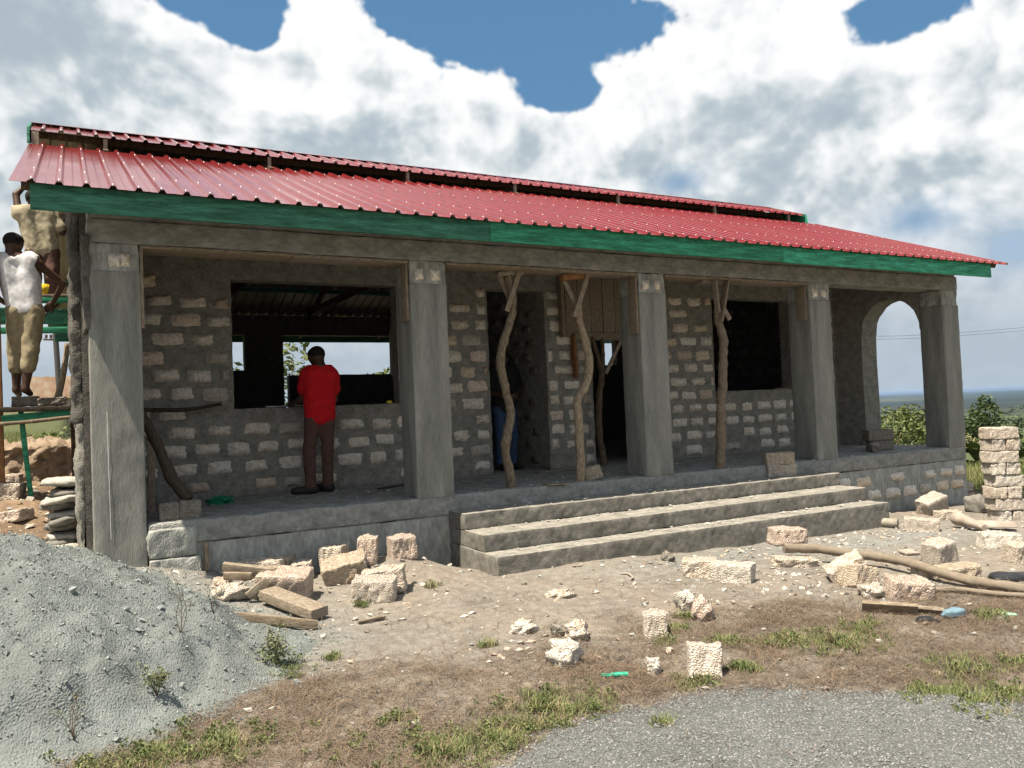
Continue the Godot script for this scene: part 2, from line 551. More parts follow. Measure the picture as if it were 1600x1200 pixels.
# a flat outline in x, y given a thickness towards -z
func extrude(st: SurfaceTool, poly: PackedVector2Array, depth: float, xf: Transform3D) -> void:
	var idx := Geometry2D.triangulate_polygon(poly)
	var out := xf.basis.z
	st.set_smooth_group(-1)
	for k in range(0, idx.size(), 3):
		var a := poly[idx[k]]
		var b := poly[idx[k + 1]]
		var c := poly[idx[k + 2]]
		tri(st, xf * Vector3(a.x, a.y, 0), xf * Vector3(b.x, b.y, 0), xf * Vector3(c.x, c.y, 0), out)
		tri(st, xf * Vector3(a.x, a.y, -depth), xf * Vector3(b.x, b.y, -depth), xf * Vector3(c.x, c.y, -depth), -out)
	var area := 0.0
	for k in poly.size():
		area += poly[k].cross(poly[(k + 1) % poly.size()])
	for k in poly.size():
		var a := poly[k]
		var b := poly[(k + 1) % poly.size()]
		var nn := Vector2(b.y - a.y, a.x - b.x) * signf(area)
		quad(st, xf * Vector3(a.x, a.y, 0), xf * Vector3(b.x, b.y, 0), xf * Vector3(b.x, b.y, -depth), xf * Vector3(a.x, a.y, -depth), xf.basis * Vector3(nn.x, nn.y, 0))
	st.set_smooth_group(0)

# a wall with rectangular openings; its face is uneven, at z = 0 of xf
func wall_mesh(u0: float, v0: float, u1: float, v1: float, open: Array, depth: float, cell: float, amp: float, xf := Transform3D()) -> ArrayMesh:
	var st := S()
	var ul := [u0, u1]
	var vl := [v0, v1]
	for r: Rect2 in open:
		ul.append_array([r.position.x, r.end.x])
		vl.append_array([r.position.y, r.end.y])
	var us := fill_cuts(ul, u0, u1, cell)
	var vs := fill_cuts(vl, v0, v1, cell)
	var nu := us.size()
	var nv := vs.size()
	var f := PackedVector3Array()
	var bk := PackedVector3Array()
	for i in nu:
		for j in nv:
			var p := Vector3(us[i], vs[j], 0)
			var w := amp * (n_mid.get_noise_3dv(p * 1.4) + 0.6 * n_hi.get_noise_3dv(p))
			var du := 0.010 * n_hi.get_noise_3dv(p + Vector3(5, 0, 0))
			var dv := 0.008 * n_hi.get_noise_3dv(p + Vector3(0, 9, 0))
			f.append(xf * Vector3(us[i] + du, vs[j] + dv, w))
			bk.append(xf * Vector3(us[i] + du, vs[j] + dv, -depth))
	var solid := func(i: int, j: int) -> bool:
		if i < 0 or j < 0 or i >= nu - 1 or j >= nv - 1:
			return false
		var c := Vector2((us[i] + us[i + 1]) * 0.5, (vs[j] + vs[j + 1]) * 0.5)
		for r: Rect2 in open:
			if r.has_point(c):
				return false
		return true
	var bx := xf.basis
	for i in nu - 1:
		for j in nv - 1:
			if not solid.call(i, j):
				continue
			var k := i * nv + j
			st.set_smooth_group(0)
			quad(st, f[k], f[k + nv], f[k + nv + 1], f[k + 1], bx.z)
			st.set_smooth_group(2)
			quad(st, bk[k], bk[k + nv], bk[k + nv + 1], bk[k + 1], -bx.z)
			st.set_smooth_group(3)
			if not solid.call(i - 1, j):
				quad(st, f[k], f[k + 1], bk[k + 1], bk[k], -bx.x)
			if not solid.call(i + 1, j):
				quad(st, f[k + nv], f[k + nv + 1], bk[k + nv + 1], bk[k + nv], bx.x)
			if not solid.call(i, j - 1):
				quad(st, f[k], f[k + nv], bk[k + nv], bk[k], -bx.y)
			if not solid.call(i, j + 1):
				quad(st, f[k + 1], f[k + nv + 1], bk[k + nv + 1], bk[k + 1], bx.y)
	return done(st)

func fill_cuts(l: Array, a: float, b: float, cell: float) -> PackedFloat32Array:
	l.sort()
	var o := PackedFloat32Array()
	for x: float in l:
		if x < a - 1e-4 or x > b + 1e-4:
			continue
		if o.is_empty():
			o.append(x)
		elif x - o[-1] > 1e-4:
			var p := o[-1]
			var n := maxi(1, int(ceil((x - p) / cell)))
			for k in range(1, n + 1):
				o.append(p + (x - p) * k / n)
	return o

func leaves(st: SurfaceTool, c: Vector3, rad: Vector3, n: int, size: float, ca: Color, cb: Color, hollow := 0.35) -> void:
	for i in n:
		var d := Vector3(rng.randfn(), rng.randfn(), rng.randfn()).normalized()
		var p := c + d * rad * pow(rng.randf_range(hollow, 1.0), 0.6)
		var x := Vector3(rng.randfn(), rng.randfn() * 0.6, rng.randfn()).normalized()
		var y := x.cross(Vector3(rng.randfn(), rng.randfn(), rng.randfn())).normalized()
		var s := size * rng.randf_range(0.6, 1.3)
		st.set_color(ca.lerp(cb, rng.randf()))
		var a := p - x * s
		var b := p + y * s * 0.42
		var e := p + x * s
		var f := p - y * s * 0.42
		st.add_vertex(a); st.add_vertex(b); st.add_vertex(e)
		st.add_vertex(a); st.add_vertex(e); st.add_vertex(f)

func prototypes() -> void:
	# loose coral blocks, unit 1 x 1 x 1 round the middle of their base
	for k in 8:
		var st := S()
		var dims := Vector3(0.38, 0.20, 0.20)
		rbox(st, -dims * 0.5, dims * 0.5, 0.024, 0.014, 0.020, noise(4.0, 3, 50 + k), 0.010, noise(22.0, 2, 70 + k), Vector3(k * 3.1, 0, 0))
		block_meshes.append(done(st))
	# lumps of broken coral
	for k in 3:
		var st := S()
		rbox(st, -Vector3.ONE * 0.1, Vector3.ONE * 0.1, 0.022, 0.075, 0.075, noise(7.0, 3, 90 + k), 0.014, noise(30.0, 2, 95 + k), Vector3(k * 5.3, 0, 0))
		block_meshes.append(done(st))
	# squarer sawn blocks of the pillar: whole ones and half ones
	for k in 6:
		var st := S()
		var dims := Vector3(0.355, 0.140, 0.24) if k < 3 else Vector3(0.172, 0.140, 0.24)
		rbox(st, -dims * 0.5, dims * 0.5, 0.02, 0.010, 0.012, noise(6.0, 3, 110 + k), 0.008, noise(28.0, 2, 120 + k), Vector3(k * 2.3, 0, 0))
		block_meshes.append(done(st))
	# faces of blocks that show through the mortar smear of the walls
	for k in 14:
		var st := S()
		var n := 30
		var rim := PackedVector3Array()
		var mid := PackedVector3Array()
		var wob := 0.3
		var bite := rng.randf_range(0.16, 0.36)
		for i in n:
			var a := TAU * i / n
			var c := cos(a)
			var s := sin(a)
			var q := pow(pow(absf(c), 7.0) + pow(absf(s), 7.0), -1.0 / 7.0)
			wob = lerpf(wob, rng.randf(), 0.55)
			q *= 1.0 - bite * pow(wob, 1.3) - 0.05 * rng.randf()
			rim.append(Vector3(c * q * 0.5, s * q * 0.5, -0.005))
			mid.append(Vector3(c * q * 0.455, s * q * 0.43, rng.randf_range(0.006, 0.012)))
		var mp := Vector3(rng.randf_range(-0.1, 0.1), rng.randf_range(-0.1, 0.1), 0.010)
		for i in n:
			var j := (i + 1) % n
			quad(st, rim[i], rim[j], mid[j], mid[i], Vector3.BACK + (rim[i] + rim[j]) * 0.2)
			tri(st, mid[i], mid[j], mp, Vector3.BACK)
		patch_meshes.append(done(st))

# ------------------------------------------------------------------ the ground
func bell(x: float, z: float, cx: float, cz: float, rx: float, rz: float) -> float:
	var a := (x - cx) / rx
	var b := (z - cz) / rz
	var e := a * a + b * b
	return exp(-e) if e < 14.0 else 0.0

func base_height(x: float, z: float) -> float:
	var y := 0.05
	y -= 0.026 * lerpf(maxf(0.0, x - 4.2), 6.8, ss(11.0, 16.0, x))
	y += 0.34 * bell(x, z, 0.0, -0.2, 1.3, 0.9)
	y -= 0.10 * bell(x, z, 3.0, 0.15, 0.35, 0.3)
	y += 0.20 * bell(x, z, 2.35, 0.40, 0.55, 0.42)
	y += 0.07 * bell(x, z, 3.9, 1.25, 0.7, 0.35)
	var l := (1.0 - ss(-0.6, 0.6, x)) * (1.0 - ss(70.0, 160.0, -z))
	var cutz := -4.9 - 0.22 * n_mid.get_noise_2d(x * 0.9, 3.0) - 0.10 * n_hi.get_noise_2d(x * 0.8, 1.0)
	var l2 := 0.78 * ss(-0.1, 2.7, -z) + 0.36 * ss(-cutz, -cutz + 0.28, -z) + 0.030 * maxf(0.0, minf(-z, 60.0) - 5.0)
	y += l * l2
	if x < 0.6 and z < -3.5 and z > -5.2:
		y += 0.10 * n_mid.get_noise_2d(x * 1.6, z * 0.9) * l
	var dx := maxf(0.0, x - 13.0)
	var dz := maxf(0.0, -z - 11.0) * (1.0 - l)
	var d := sqrt(dx * dx + dz * dz)
	y -= 30.0 * (1.0 - exp(-d * 0.055 / 30.0))
	return y

func ground(x: float, z: float) -> float:
	var y := base_height(x, z)
	var f := 1.0 - ss(8.0, 30.0, absf(x - 4.0) + absf(z))
	if f > 0.0:
		y += f * (0.022 * n_mid.get_noise_2d(x * 0.45, z * 0.45) + 0.008 * n_hi.get_noise_2d(x * 0.6, z * 0.6))
	return y

func litter_amount(x: float, z: float) -> float:
	# dry weeds cover the foreground in patches
	var a := ss(2.3, 3.1, z + 0.5 * n_lo.get_noise_2d(x * 1.2, z * 1.2) - 0.16 * (x - 2.0))
	var n := 0.5 + 0.8 * n_lo.get_noise_2d(x * 2.2 + 9.0, z * 2.2) + 0.5 * n_mid.get_noise_2d(x * 0.8, z * 0.8)
	return clampf(a * (0.25 + n), 0.0, 1.0)

func axis_lines(c0: float, c1: float, step: float, far: float, grow: float) -> PackedFloat32Array:
	var o := PackedFloat32Array()
	var x := c0
	while x < c1:
		o.append(x)
		x += step
	o.append(c1)
	if far <= 0.0:
		return o
	var s := step
	x = c1
	while x < far:
		s *= grow
		x += s
		o.append(x)
	s = step
	x = c0
	while x > -far:
		s *= grow
		x -= s
		o.insert(0, x)
	return o

func grid_mesh(xs: PackedFloat32Array, zs: PackedFloat32Array, height: Callable, colour: Callable) -> ArrayMesh:
	var nx := xs.size()
	var nz := zs.size()
	var v := PackedVector3Array()
	var c := PackedColorArray()
	v.resize(nx * nz)
	c.resize(nx * nz)
	for i in nx:
		for j in nz:
			var y: float = height.call(xs[i], zs[j])
			v[i * nz + j] = Vector3(xs[i], y, zs[j])
			c[i * nz + j] = colour.call(xs[i], zs[j], y)
	var nn := PackedVector3Array()
	nn.resize(nx * nz)
	for i in nx:
		for j in nz:
			var a := v[maxi(i - 1, 0) * nz + j]
			var b := v[mini(i + 1, nx - 1) * nz + j]
			var e := v[i * nz + maxi(j - 1, 0)]
			var f := v[i * nz + mini(j + 1, nz - 1)]
			nn[i * nz + j] = (f - e).cross(b - a).normalized()
	var ix := PackedInt32Array()
	for i in nx - 1:
		for j in nz - 1:
			var k := i * nz + j
			ix.append_array([k, k + nz, k + 1, k + 1, k + nz, k + nz + 1])
	var arr := []
	arr.resize(Mesh.ARRAY_MAX)
	arr[Mesh.ARRAY_VERTEX] = v
	arr[Mesh.ARRAY_NORMAL] = nn
	arr[Mesh.ARRAY_COLOR] = c
	arr[Mesh.ARRAY_INDEX] = ix
	var m := ArrayMesh.new()
	m.add_surface_from_arrays(Mesh.PRIMITIVE_TRIANGLES, arr)
	return m

func ground_colour(x: float, z: float, _y: float) -> Color:
	var sand := Color(0.40, 0.362, 0.312)
	var n := n_lo.get_noise_2d(x * 1.3, z * 1.3)
	var m := n_mid.get_noise_2d(x * 0.7, z * 0.7)
	var c := sand * (0.95 + 0.16 * n + 0.10 * m)
	c = c.lerp(Color(0.42, 0.345, 0.265), 0.5 * clampf(0.3 + n, 0, 1))
	# cement and stone dust in front of the steps and along the plinth
	var dust := bell(x, z, 7.3, 1.55, 2.2, 0.55) + 0.9 * bell(x, z, 0.6, 0.35, 0.9, 0.5) + 0.7 * bell(x, z, 5.0, 1.5, 1.4, 0.35) + 1.2 * bell(x, z, 0.95, 1.45, 0.7, 0.8)
	c = c.lerp(Color(0.37, 0.38, 0.36), clampf(dust * (0.75 + 0.6 * m), 0.0, 0.9))
	var lit := litter_amount(x, z)
	c = c.lerp(Color(0.215, 0.182, 0.138), 0.55 * lit)
	# the cut bank and the site behind on the left are redder
	if x < 0.6 and z < -0.5:
		c = c.lerp(Color(0.40, 0.285, 0.19) * (0.85 + 0.5 * n), ss(0.5, 1.6, -z))
		if z < -4.9:
			c = c.lerp(Color(0.33, 0.28, 0.18), ss(4.9, 5.4, -z) * 0.6)
			c = c.lerp(Color(0.13, 0.15, 0.06), ss(5.6, 7.5, -z + 0.8 * m))
	var far := ss(11.8, 13.5, x + 0.8 * m + 0.15 * (-z)) if x > 8.0 else 0.0
	far = maxf(far, ss(9.5, 12.0, -z))
	if far > 0.0 and not (x < 0.6 and z > -40.0):
		var d := sqrt(x * x + z * z)
		var fld := Color(0.125, 0.145, 0.058).lerp(Color(0.19, 0.175, 0.095), clampf(0.45 + 0.9 * n_lo.get_noise_2d(x * 0.09, z * 0.09), 0, 1))
		fld = fld.lerp(Color(0.045, 0.062, 0.030), clampf(ss(60.0, 300.0, d) * (0.65 + 1.2 * n_lo.get_noise_2d(x * 0.012, z * 0.012)), 0, 1))
		fld = fld.lerp(Color(0.018, 0.028, 0.020), ss(700.0, 1500.0, d) * clampf(0.75 + 0.9 * n_lo.get_noise_2d(x * 0.0012, z * 0.0012), 0.2, 1.0))
		c = c.lerp(fld, far)
	c.a = 1.0
	return c

func heap_height(x: float, z: float) -> float:
	var dx := x + 1.42
	var dz := z - 1.9
	if dz > 0.0:
		dz *= 1.75
	else:
		dz *= 1.05
	var r := sqrt(dx * dx + dz * dz)
	r += 0.16 * n_lo.get_noise_2d(x * 2.0, z * 2.0)
	var h := 1.32 - 0.50 * r
	h = h if h > 0.28 else 0.33 * exp((h - 0.28) / 0.14) - 0.05
	h += ss(-0.02, 0.15, h) * (0.045 * n_mid.get_noise_2d(x * 0.9, z * 0.9) + (0.012 + 0.030 * ss(-0.1, 0.35, n_lo.get_noise_2d(x * 3.0, z * 3.0))) * n_mid.get_noise_2d(x * 3.0, z * 3.0) + 0.014 * n_hi.get_noise_2d(x, z))
	return h

func path_depth(x: float, z: float) -> float:
	# how far inside the gravel path, in metres
	var b := 4.02 + 0.9 * pow(maxf(0.0, 1.75 - x), 1.3) + 0.60 * pow(maxf(0.0, x - 2.45), 1.5)
	return z - b + 0.06 * n_mid.get_noise_2d(x * 0.9, z * 0.9) + 0.03 * n_hi.get_noise_2d(x * 0.5, z * 0.5)

func terrain() -> void:
	var xs := axis_lines(-2.2, 12.6, 0.052, 9000.0, 1.085)
	var zs := axis_lines(-5.2, 5.6, 0.052, 9000.0, 1.085)
	setting("ground", grid_mesh(xs, zs, ground, ground_colour), M.ground)
	# the cut face of the bank behind the scaffold
	setting("earth_bank", box_mesh(Vector3(-3.4, 0.55, -6.2), Vector3(-0.10, 1.275, -4.62), 0.035, 0.03, 0.16, noise(2.2, 4, 61), 0.09, noise(8.0, 4, 62)), M.bank)
	# gravel path in the right foreground
	var px := axis_lines(0.7, 5.2, 0.035, 0.0, 1.0)
	var pz := axis_lines(3.7, 7.6, 0.035, 0.0, 1.0)
	var ph := func(x: float, z: float) -> float:
		var d := path_depth(x, z)
		return ground(x, z) + lerpf(-0.03, 0.014, ss(-0.06, 0.05, d)) + 0.005 * n_hi.get_noise_2d(x * 2.0, z * 2.0)
	var pc := func(x: float, z: float, _y: float) -> Color:
		var k := 0.96 + 0.18 * n_mid.get_noise_2d(x * 0.6, z * 0.6)
		return Color(k, k, k)
	setting("gravel_path", grid_mesh(px, pz, ph, pc), M.gravel)
	# heap of crushed stone on the left
	var hx := axis_lines(-3.6, 1.65, 0.038, 0.0, 1.0)
	var hz := axis_lines(-0.4, 3.7, 0.038, 0.0, 1.0)
	var hh := func(x: float, z: float) -> float:
		return ground(x, z) + heap_height(x, z)
	var hc := func(x: float, z: float, _y: float) -> Color:
		var k := 0.95 - 0.22 * n_lo.get_noise_2d(x * 3.0, z * 3.0) + 0.10 * n_mid.get_noise_2d(x * 1.2, z * 1.2)
		return Color(k, k, k)
	one("gravel_heap", grid_mesh(hx, hz, hh, hc), M.crushed, "big sloping heap of grey green crushed stone at the left of the yard", "gravel heap")

# ------------------------------------------------------------------ the house
func seen_past_columns(p: Vector3) -> bool:
	var c := Vector3(-0.1009, 1.5197, 7.2116)
	for z in [0.0, -0.18, -0.36]:
		var t: float = (c.z - z) / (c.z - p.z)
		var x: float = lerpf(c.x, p.x, t)
		var k: float = fposmod(x, 2.75)
		if x > 0.0 and x < 11.4 and k > 0.06 and k < 0.33:
			return false
	return true

func slope_y(z: float) -> float:
	return 3.274 + PITCH * (0.60 - z)

func sheet_mesh(length: float, sd: float) -> ArrayMesh:
	var prof := PackedVector2Array()
	var pitch := 0.886 / 5.0
	for k in 5:
		var o := k * pitch
		for q in [Vector2(0.0, 0.0), Vector2(0.042, 0.0), Vector2(0.048, 0.003), Vector2(0.054, 0.0), Vector2(0.108, 0.0), Vector2(0.124, 0.026), Vector2(0.150, 0.026), Vector2(0.166, 0.0)]:
			prof.append(Vector2(o + q.x, q.y))
	prof.append(Vector2(0.886, 0.0))
	var nl := 10
	var m := ArrayMesh.new()
	for side in 2:
		var st := S()
		st.set_smooth_group(-1)
		for j in nl:
			for i in prof.size() - 1:
				var q := []
				for e in [[i, j], [i + 1, j], [i + 1, j + 1], [i, j + 1]]:
					var p: Vector2 = prof[e[0]]
					var z: float = -length * e[1] / nl
					var w := 0.005 * n_mid.get_noise_3d(p.x * 0.5 + sd * 3.0, z * 0.3, sd)
					q.append(Vector3(p.x, p.y + w - (0.0018 if side == 1 else 0.0), z))
				quad(st, q[0], q[1], q[2], q[3], Vector3.UP if side == 0 else Vector3.DOWN)
		st.generate_normals()
		st.index()
		st.set_material(M.red_sheet if side == 0 else M.sheet_back)
		st.commit(m)
	return m

func screw_mesh(rows: Array) -> ArrayMesh:
	var st := S()
	var pitch := 0.886 / 5.0
	for z: float in rows:
		for k in 5:
			var c := Vector3(k * pitch + 0.137, 0.027, -z - rng.randf_range(-0.02, 0.02))
			var r := 0.0065
			for s in 6:
				var a := TAU * s / 6.0
				var b := TAU * (s + 1) / 6.0
				tri(st, c + Vector3(cos(a) * r, 0, sin(a) * r), c + Vector3(cos(b) * r, 0, sin(b) * r), c + Vector3(0, 0.011, 0), Vector3.UP)
	return done(st)

func sheets(h: Node3D, eave: Vector3, length: float, ang: float, back: bool, rows: Array, wid: float) -> void:
	var vars := []
	for k in 3:
		vars.append(sheet_mesh(length, k * 1.7 + length))
	var sc := screw_mesh(rows)
	for i in 14:
		var bs := Basis(Vector3.RIGHT, ang)
		var at := eave + Vector3(wid * i, 0.0015 * (i % 2), 0)
		if back:
			bs = Basis(Vector3.UP, PI) * bs
			at.x += wid
		bs = bs * Basis(Vector3.UP, rng.randf_range(-0.001, 0.001)) * Basis.from_scale(Vector3((wid + 0.014) / 0.886, 1, 1))
		var s := part("roof_sheet", vars[i % 3], null, h, Transform3D(bs, at))
		if not rows.is_empty():
			var sw := part("roof_screw", sc, M.steel, s)
			sw.set_meta("kind", "stuff")

func bar(st: SurfaceTool, a: Vector3, b: Vector3, w: float, hh: float) -> void:
	var xf := along(a, b)
	var l := a.distance_to(b)
	var c: Array = []
	for k in 8:
		c.append(xf * Vector3((l if k & 1 else -l) * 0.5, (hh if k & 2 else -hh) * 0.5, (w if k & 4 else -w) * 0.5))
	st.set_smooth_group(-1)
	for f in [[0, 1, 3, 2], [4, 5, 7, 6], [0, 1, 5, 4], [2, 3, 7, 6], [0, 2, 6, 4], [1, 3, 7, 5]]:
		var m: Vector3 = (c[f[0]] + c[f[1]] + c[f[2]] + c[f[3]]) * 0.25 - xf.origin
		quad(st, c[f[0]], c[f[1]], c[f[2]], c[f[3]], m)
	st.set_smooth_group(0)

func wall_blocks(parent: Node3D, holes_: Array, x0: float, x1: float, y0: float, y1: float, xf: Transform3D, test := true, keep := 1.0, n := "coral_block", grey := false) -> void:  # grey: darker blocks, with the shade of the rooms put into their colour
	var hid := S()
	var n_hid := 0
	var row := 0
	var y := y0
	while y < y1:
		var x := x0 + (0.02 if row % 2 == 0 else 0.18) + rng.randf_range(-0.03, 0.03)
		while x < x1 - 0.06:
			var lw := rng.randf_range(0.31, 0.39)
			var w := lw - rng.randf_range(0.03, 0.10)
			var hgt := rng.randf_range(0.125, 0.170)
			var a := x
			var b := minf(x + w, x1 - 0.02)
			x += lw
			var r := Rect2(a, y - hgt * 0.5, b - a, hgt)
			var bad := b - a < 0.07
			for q: Rect2 in holes_:
				if q.intersects(r):
					# keep what is left beside an opening
					if q.position.x > a + 0.08:
						b = minf(b, q.position.x - 0.02)
					elif q.end.x < b - 0.08:
						a = maxf(a, q.end.x + 0.02)
					else:
						bad = true
					if q.intersects(Rect2(a, y - hgt * 0.5, b - a, hgt)):
						bad = true
			var smear := 0.06 + (0.40 if row == 0 else 0.0)
			if bad or rng.randf() < smear or rng.randf() > keep:
				continue
			var yy := y + rng.randf_range(-0.012, 0.012)
			var l := Transform3D(Basis(Vector3.BACK, rng.randf_range(-0.05, 0.05)).scaled(Vector3.ONE), Vector3((a + b) * 0.5, yy, 0.0))
			l.basis = l.basis * Basis.from_scale(Vector3(b - a, hgt, rng.randf_range(0.7, 2.2)))
			var full := xf * l
			var pm: Mesh = patch_meshes[rng.randi() % patch_meshes.size()]
			var fine := rng.randf()
			var mi := 0
			var warm := clampf((yy - 1.0) / 2.0, 0.0, 1.0)
			if fine < 0.38: mi = 0
			elif fine < 0.38 + 0.24 * warm: mi = 1
			elif fine < 0.42 + 0.34 * warm: mi = 2
			elif fine < 0.88: mi = 3
			elif fine < 0.92: mi = 4
			else: mi = 5
			if test and not seen_past_columns(full.origin):
				hid.append_from(pm, 0, full)
				n_hid += 1
			else:
				part(n, pm, M.grey_and_shaded_block if grey else pmats[mi], parent, full)
		row += 1
		y += 0.2 + rng.randf_range(-0.005, 0.005)
	if n_hid:
		var o := part("coral_block_facing", hid.commit(), pmats[0], parent)
		o.set_meta("kind", "stuff")

func house() -> void:
	var h := thing("unfinished_house", "long half-built house of coral blocks with grey columns, veranda and red metal roof", "house")
	# plinth, veranda floor
	var pl := part("plinth", box_mesh(Vector3(0.39, -0.8, -1.9), Vector3(LEN, 0.497, -0.014), 0.07, 0.012, 0.016, n_mid, 0.007, n_hi), M.concrete, h)
	part("veranda_floor", box_mesh(Vector3(0.39, 0.50, -1.9), Vector3(LEN, FLOOR, 0.0), 0.055, 0.022, 0.012, n_mid, 0.007, n_hi), M.floor, h)
	part("room_floor", box_mesh(Vector3(0.02, -0.5, -8.2), Vector3(LEN - 0.02, 0.682, -1.9), 0.6, 0.0, 0.004), M.floor, h)
	part("plinth_end", box_mesh(Vector3(0.388, -0.1, -0.35), Vector3(0.80, 0.40, 0.034), 0.04, 0.02, 0.02, n_mid, 0.01, n_hi), M.concrete, h)
	part("plinth_end", box_mesh(Vector3(0.388, 0.403, -0.35), Vector3(0.765, 0.640, 0.026), 0.04, 0.02, 0.02, n_mid, 0.01, n_hi), M.concrete, h)
	part("formwork_board", plank_mesh(0.24, 0.075, 0.03), M.board, h, along(Vector3(0.835, 0.27, 0.022), Vector3(0.828, 0.50, 0.012)))
	# blocks that show in the plinth right of the steps
	wall_blocks(pl, [], 8.32, 11.36, -0.05, 0.40, Transform3D(Basis(), Vector3(0, 0, -0.006)), false, 0.92)
	# columns
	for i in 5:
		var x := 2.75 * i
		var y0 := 0.22 if i == 0 else FLOOR - 0.01
		part("column", box_mesh(Vector3(x, y0, -0.367), Vector3(x + 0.385, 2.765, 0.004), 0.055, 0.012, 0.006, n_mid, 0.0025, n_hi), M.plaster, h)
		var hd := part("column_head", box_mesh(Vector3(x + 0.006, 2.74, -0.36), Vector3(x + 0.379, 2.99, -0.006), 0.03, 0.012, 0.02, n_mid, 0.008, n_hi), M.concrete, h)
		# the ragged lower edge of the bare head
		if i < 4:
			for k in 2:
				var w := rng.randf_range(0.085, 0.12)
				part("coral_block", patch_meshes[(i * 2 + k) % 14], pmats[3 if k == 0 else 0], hd, Transform3D(Basis.from_scale(Vector3(w, 0.13, 1.4)), Vector3(x + (0.10 if k == 0 else 0.27) + (0.10 if i == 0 else 0.0) * (1 - k), 2.855, 0.0)))
	# wet plaster and a shutter board left on the corner of the first column
	part("corner_plaster", box_mesh(Vector3(-0.035, 2.28, -0.34), Vector3(0.016, 3.05, 0.018), 0.05, 0.012, 0.02, n_mid, 0.006, n_hi), M.dark_mortar, h)
	# ring beam over the veranda
	part("ring_beam", box_mesh(Vector3(0.0, 2.992, -0.36), Vector3(LEN, 3.185, -0.002), 0.06, 0.010, 0.010, n_mid, 0.004, n_hi), M.beam, h)
	part("ring_beam", box_mesh(Vector3(0.01, 3.188, -0.35), Vector3(LEN - 0.012, 3.37, -0.022), 0.07, 0.010, 0.014, n_mid, 0.005, n_hi), M.beam, h)
	for i in 4:
		var a := 2.75 * i + 0.39
		var b := 2.75 * (i + 1) - 0.005
		if i < 3:
			var mid := a + (b - a) * rng.randf_range(0.45, 0.6)
			part("soffit_board", plank_mesh(mid - a, 0.026, 0.30, i), M.board, h, Transform3D(Basis(), Vector3((a + mid) * 0.5, 2.974, -0.147)))
			part("soffit_board", plank_mesh(b - mid - 0.004, 0.028, 0.29, i + 5.0), M.old_board, h, Transform3D(Basis(), Vector3((b + mid) * 0.5, 2.971, -0.152)))
	# shutter boards left on the columns
	for q in [[2.732, 2.985, 2.40, -0.10], [5.482, 2.985, 2.30, -0.09], [8.232, 2.985, 2.50, -0.12], [0.398, 2.985, 2.30, -0.08]]:
		part("formwork_board", plank_mesh(q[1] - q[2], 0.15, 0.026, q[0]), M.board, h, Transform3D(Basis(Vector3.DOWN, Vector3.BACK, Vector3.LEFT), Vector3(q[0], (q[1] + q[2]) * 0.5, q[3])))
	# veranda wall
	var open := [Rect2(1.41, 1.63, 1.905, 1.42), Rect2(4.54, 0.5, 0.855, 2.55), Rect2(6.12, 0.5, 0.95, 1.92), Rect2(8.33, 1.64, 1.62, 1.41)]
	var fw := part("front_wall", wall_mesh(0.0, FLOOR - 0.02, 11.2, 4.12, open, 0.2, 0.08, 0.012, Transform3D(Basis(), Vector3(0, 0, -1.9))), M.mortar, h)  # unseen top added up to the roof, to darken the rooms behind
	wall_blocks(fw, open, 0.22, 10.98, 0.80, 3.0, Transform3D(Basis(), Vector3(0, 0, -1.899)))
	# side wall of the veranda with its arch
	var poly := PackedVector2Array([Vector2(-1.9, 0.66), Vector2(-1.39, 0.66), Vector2(-1.385, 1.4), Vector2(-1.395, 2.0), Vector2(-1.385, 2.44)])
	for k in range(0, 17):
		var a := PI - PI * k / 16.0
		var rr := 0.505 + rng.randf_range(-0.008, 0.010)
		poly.append(Vector2(minf(-0.878 + rr * cos(a), -0.3735 + 0.0004 * k), 2.455 + rr * sin(a)))
	poly.append_array([Vector2(-0.366, 2.44), Vector2(-0.366, 3.42), Vector2(-1.9, 3.42)])
	var st := S()
	extrude(st, poly, 0.36, Transform3D(Basis(Vector3(0, 0, 1), Vector3(0, 1, 0), Vector3(-1, 0, 0)), Vector3(11.0, 0, 0)))
	part("arch_wall", done(st), M.mortar, h)
	# gable walls, back wall, partition
	var gp := PackedVector2Array([Vector2(-0.38, 0.1), Vector2(-0.38, 3.42), Vector2(-2.6, 4.40), Vector2(-3.48, 4.76), Vector2(-8.19, 3.24), Vector2(-8.19, 0.1)])
	st = S()
	extrude(st, gp, 0.25, Transform3D(Basis(Vector3(0, 0, 1), Vector3(0, 1, 0), Vector3(-1, 0, 0)), Vector3(-0.05, 0, 0)))
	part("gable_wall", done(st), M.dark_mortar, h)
	part("rough_plaster_edge", box_mesh(Vector3(-0.125, 1.55, -1.3), Vector3(-0.045, 3.42, -0.40), 0.035, 0.02, 0.045, n_mid, 0.016, n_hi), M.dark_mortar, h)
	part("rough_plaster_edge", box_mesh(Vector3(-0.105, 0.25, -1.0), Vector3(-0.045, 1.54, -0.40), 0.04, 0.02, 0.04, n_mid, 0.015, n_hi), M.mortar, h)
	gp = PackedVector2Array([Vector2(-1.905, 0.1), Vector2(-1.905, 4.08), Vector2(-2.6, 4.40), Vector2(-3.48, 4.76), Vector2(-8.19, 3.24), Vector2(-8.19, 0.1)])
	st = S()
	extrude(st, gp, 0.2, Transform3D(Basis(Vector3(0, 0, 1), Vector3(0, 1, 0), Vector3(-1, 0, 0)), Vector3(11.18, 0, 0)))
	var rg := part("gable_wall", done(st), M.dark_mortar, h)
	var bopen := [Rect2(1.5, 2.41, 1.14, 0.65), Rect2(3.33, 1.0, 0.10, 2.06), Rect2(3.43, 2.30, 2.13, 0.76), Rect2(10.6, 2.42, 0.40, 0.64)]
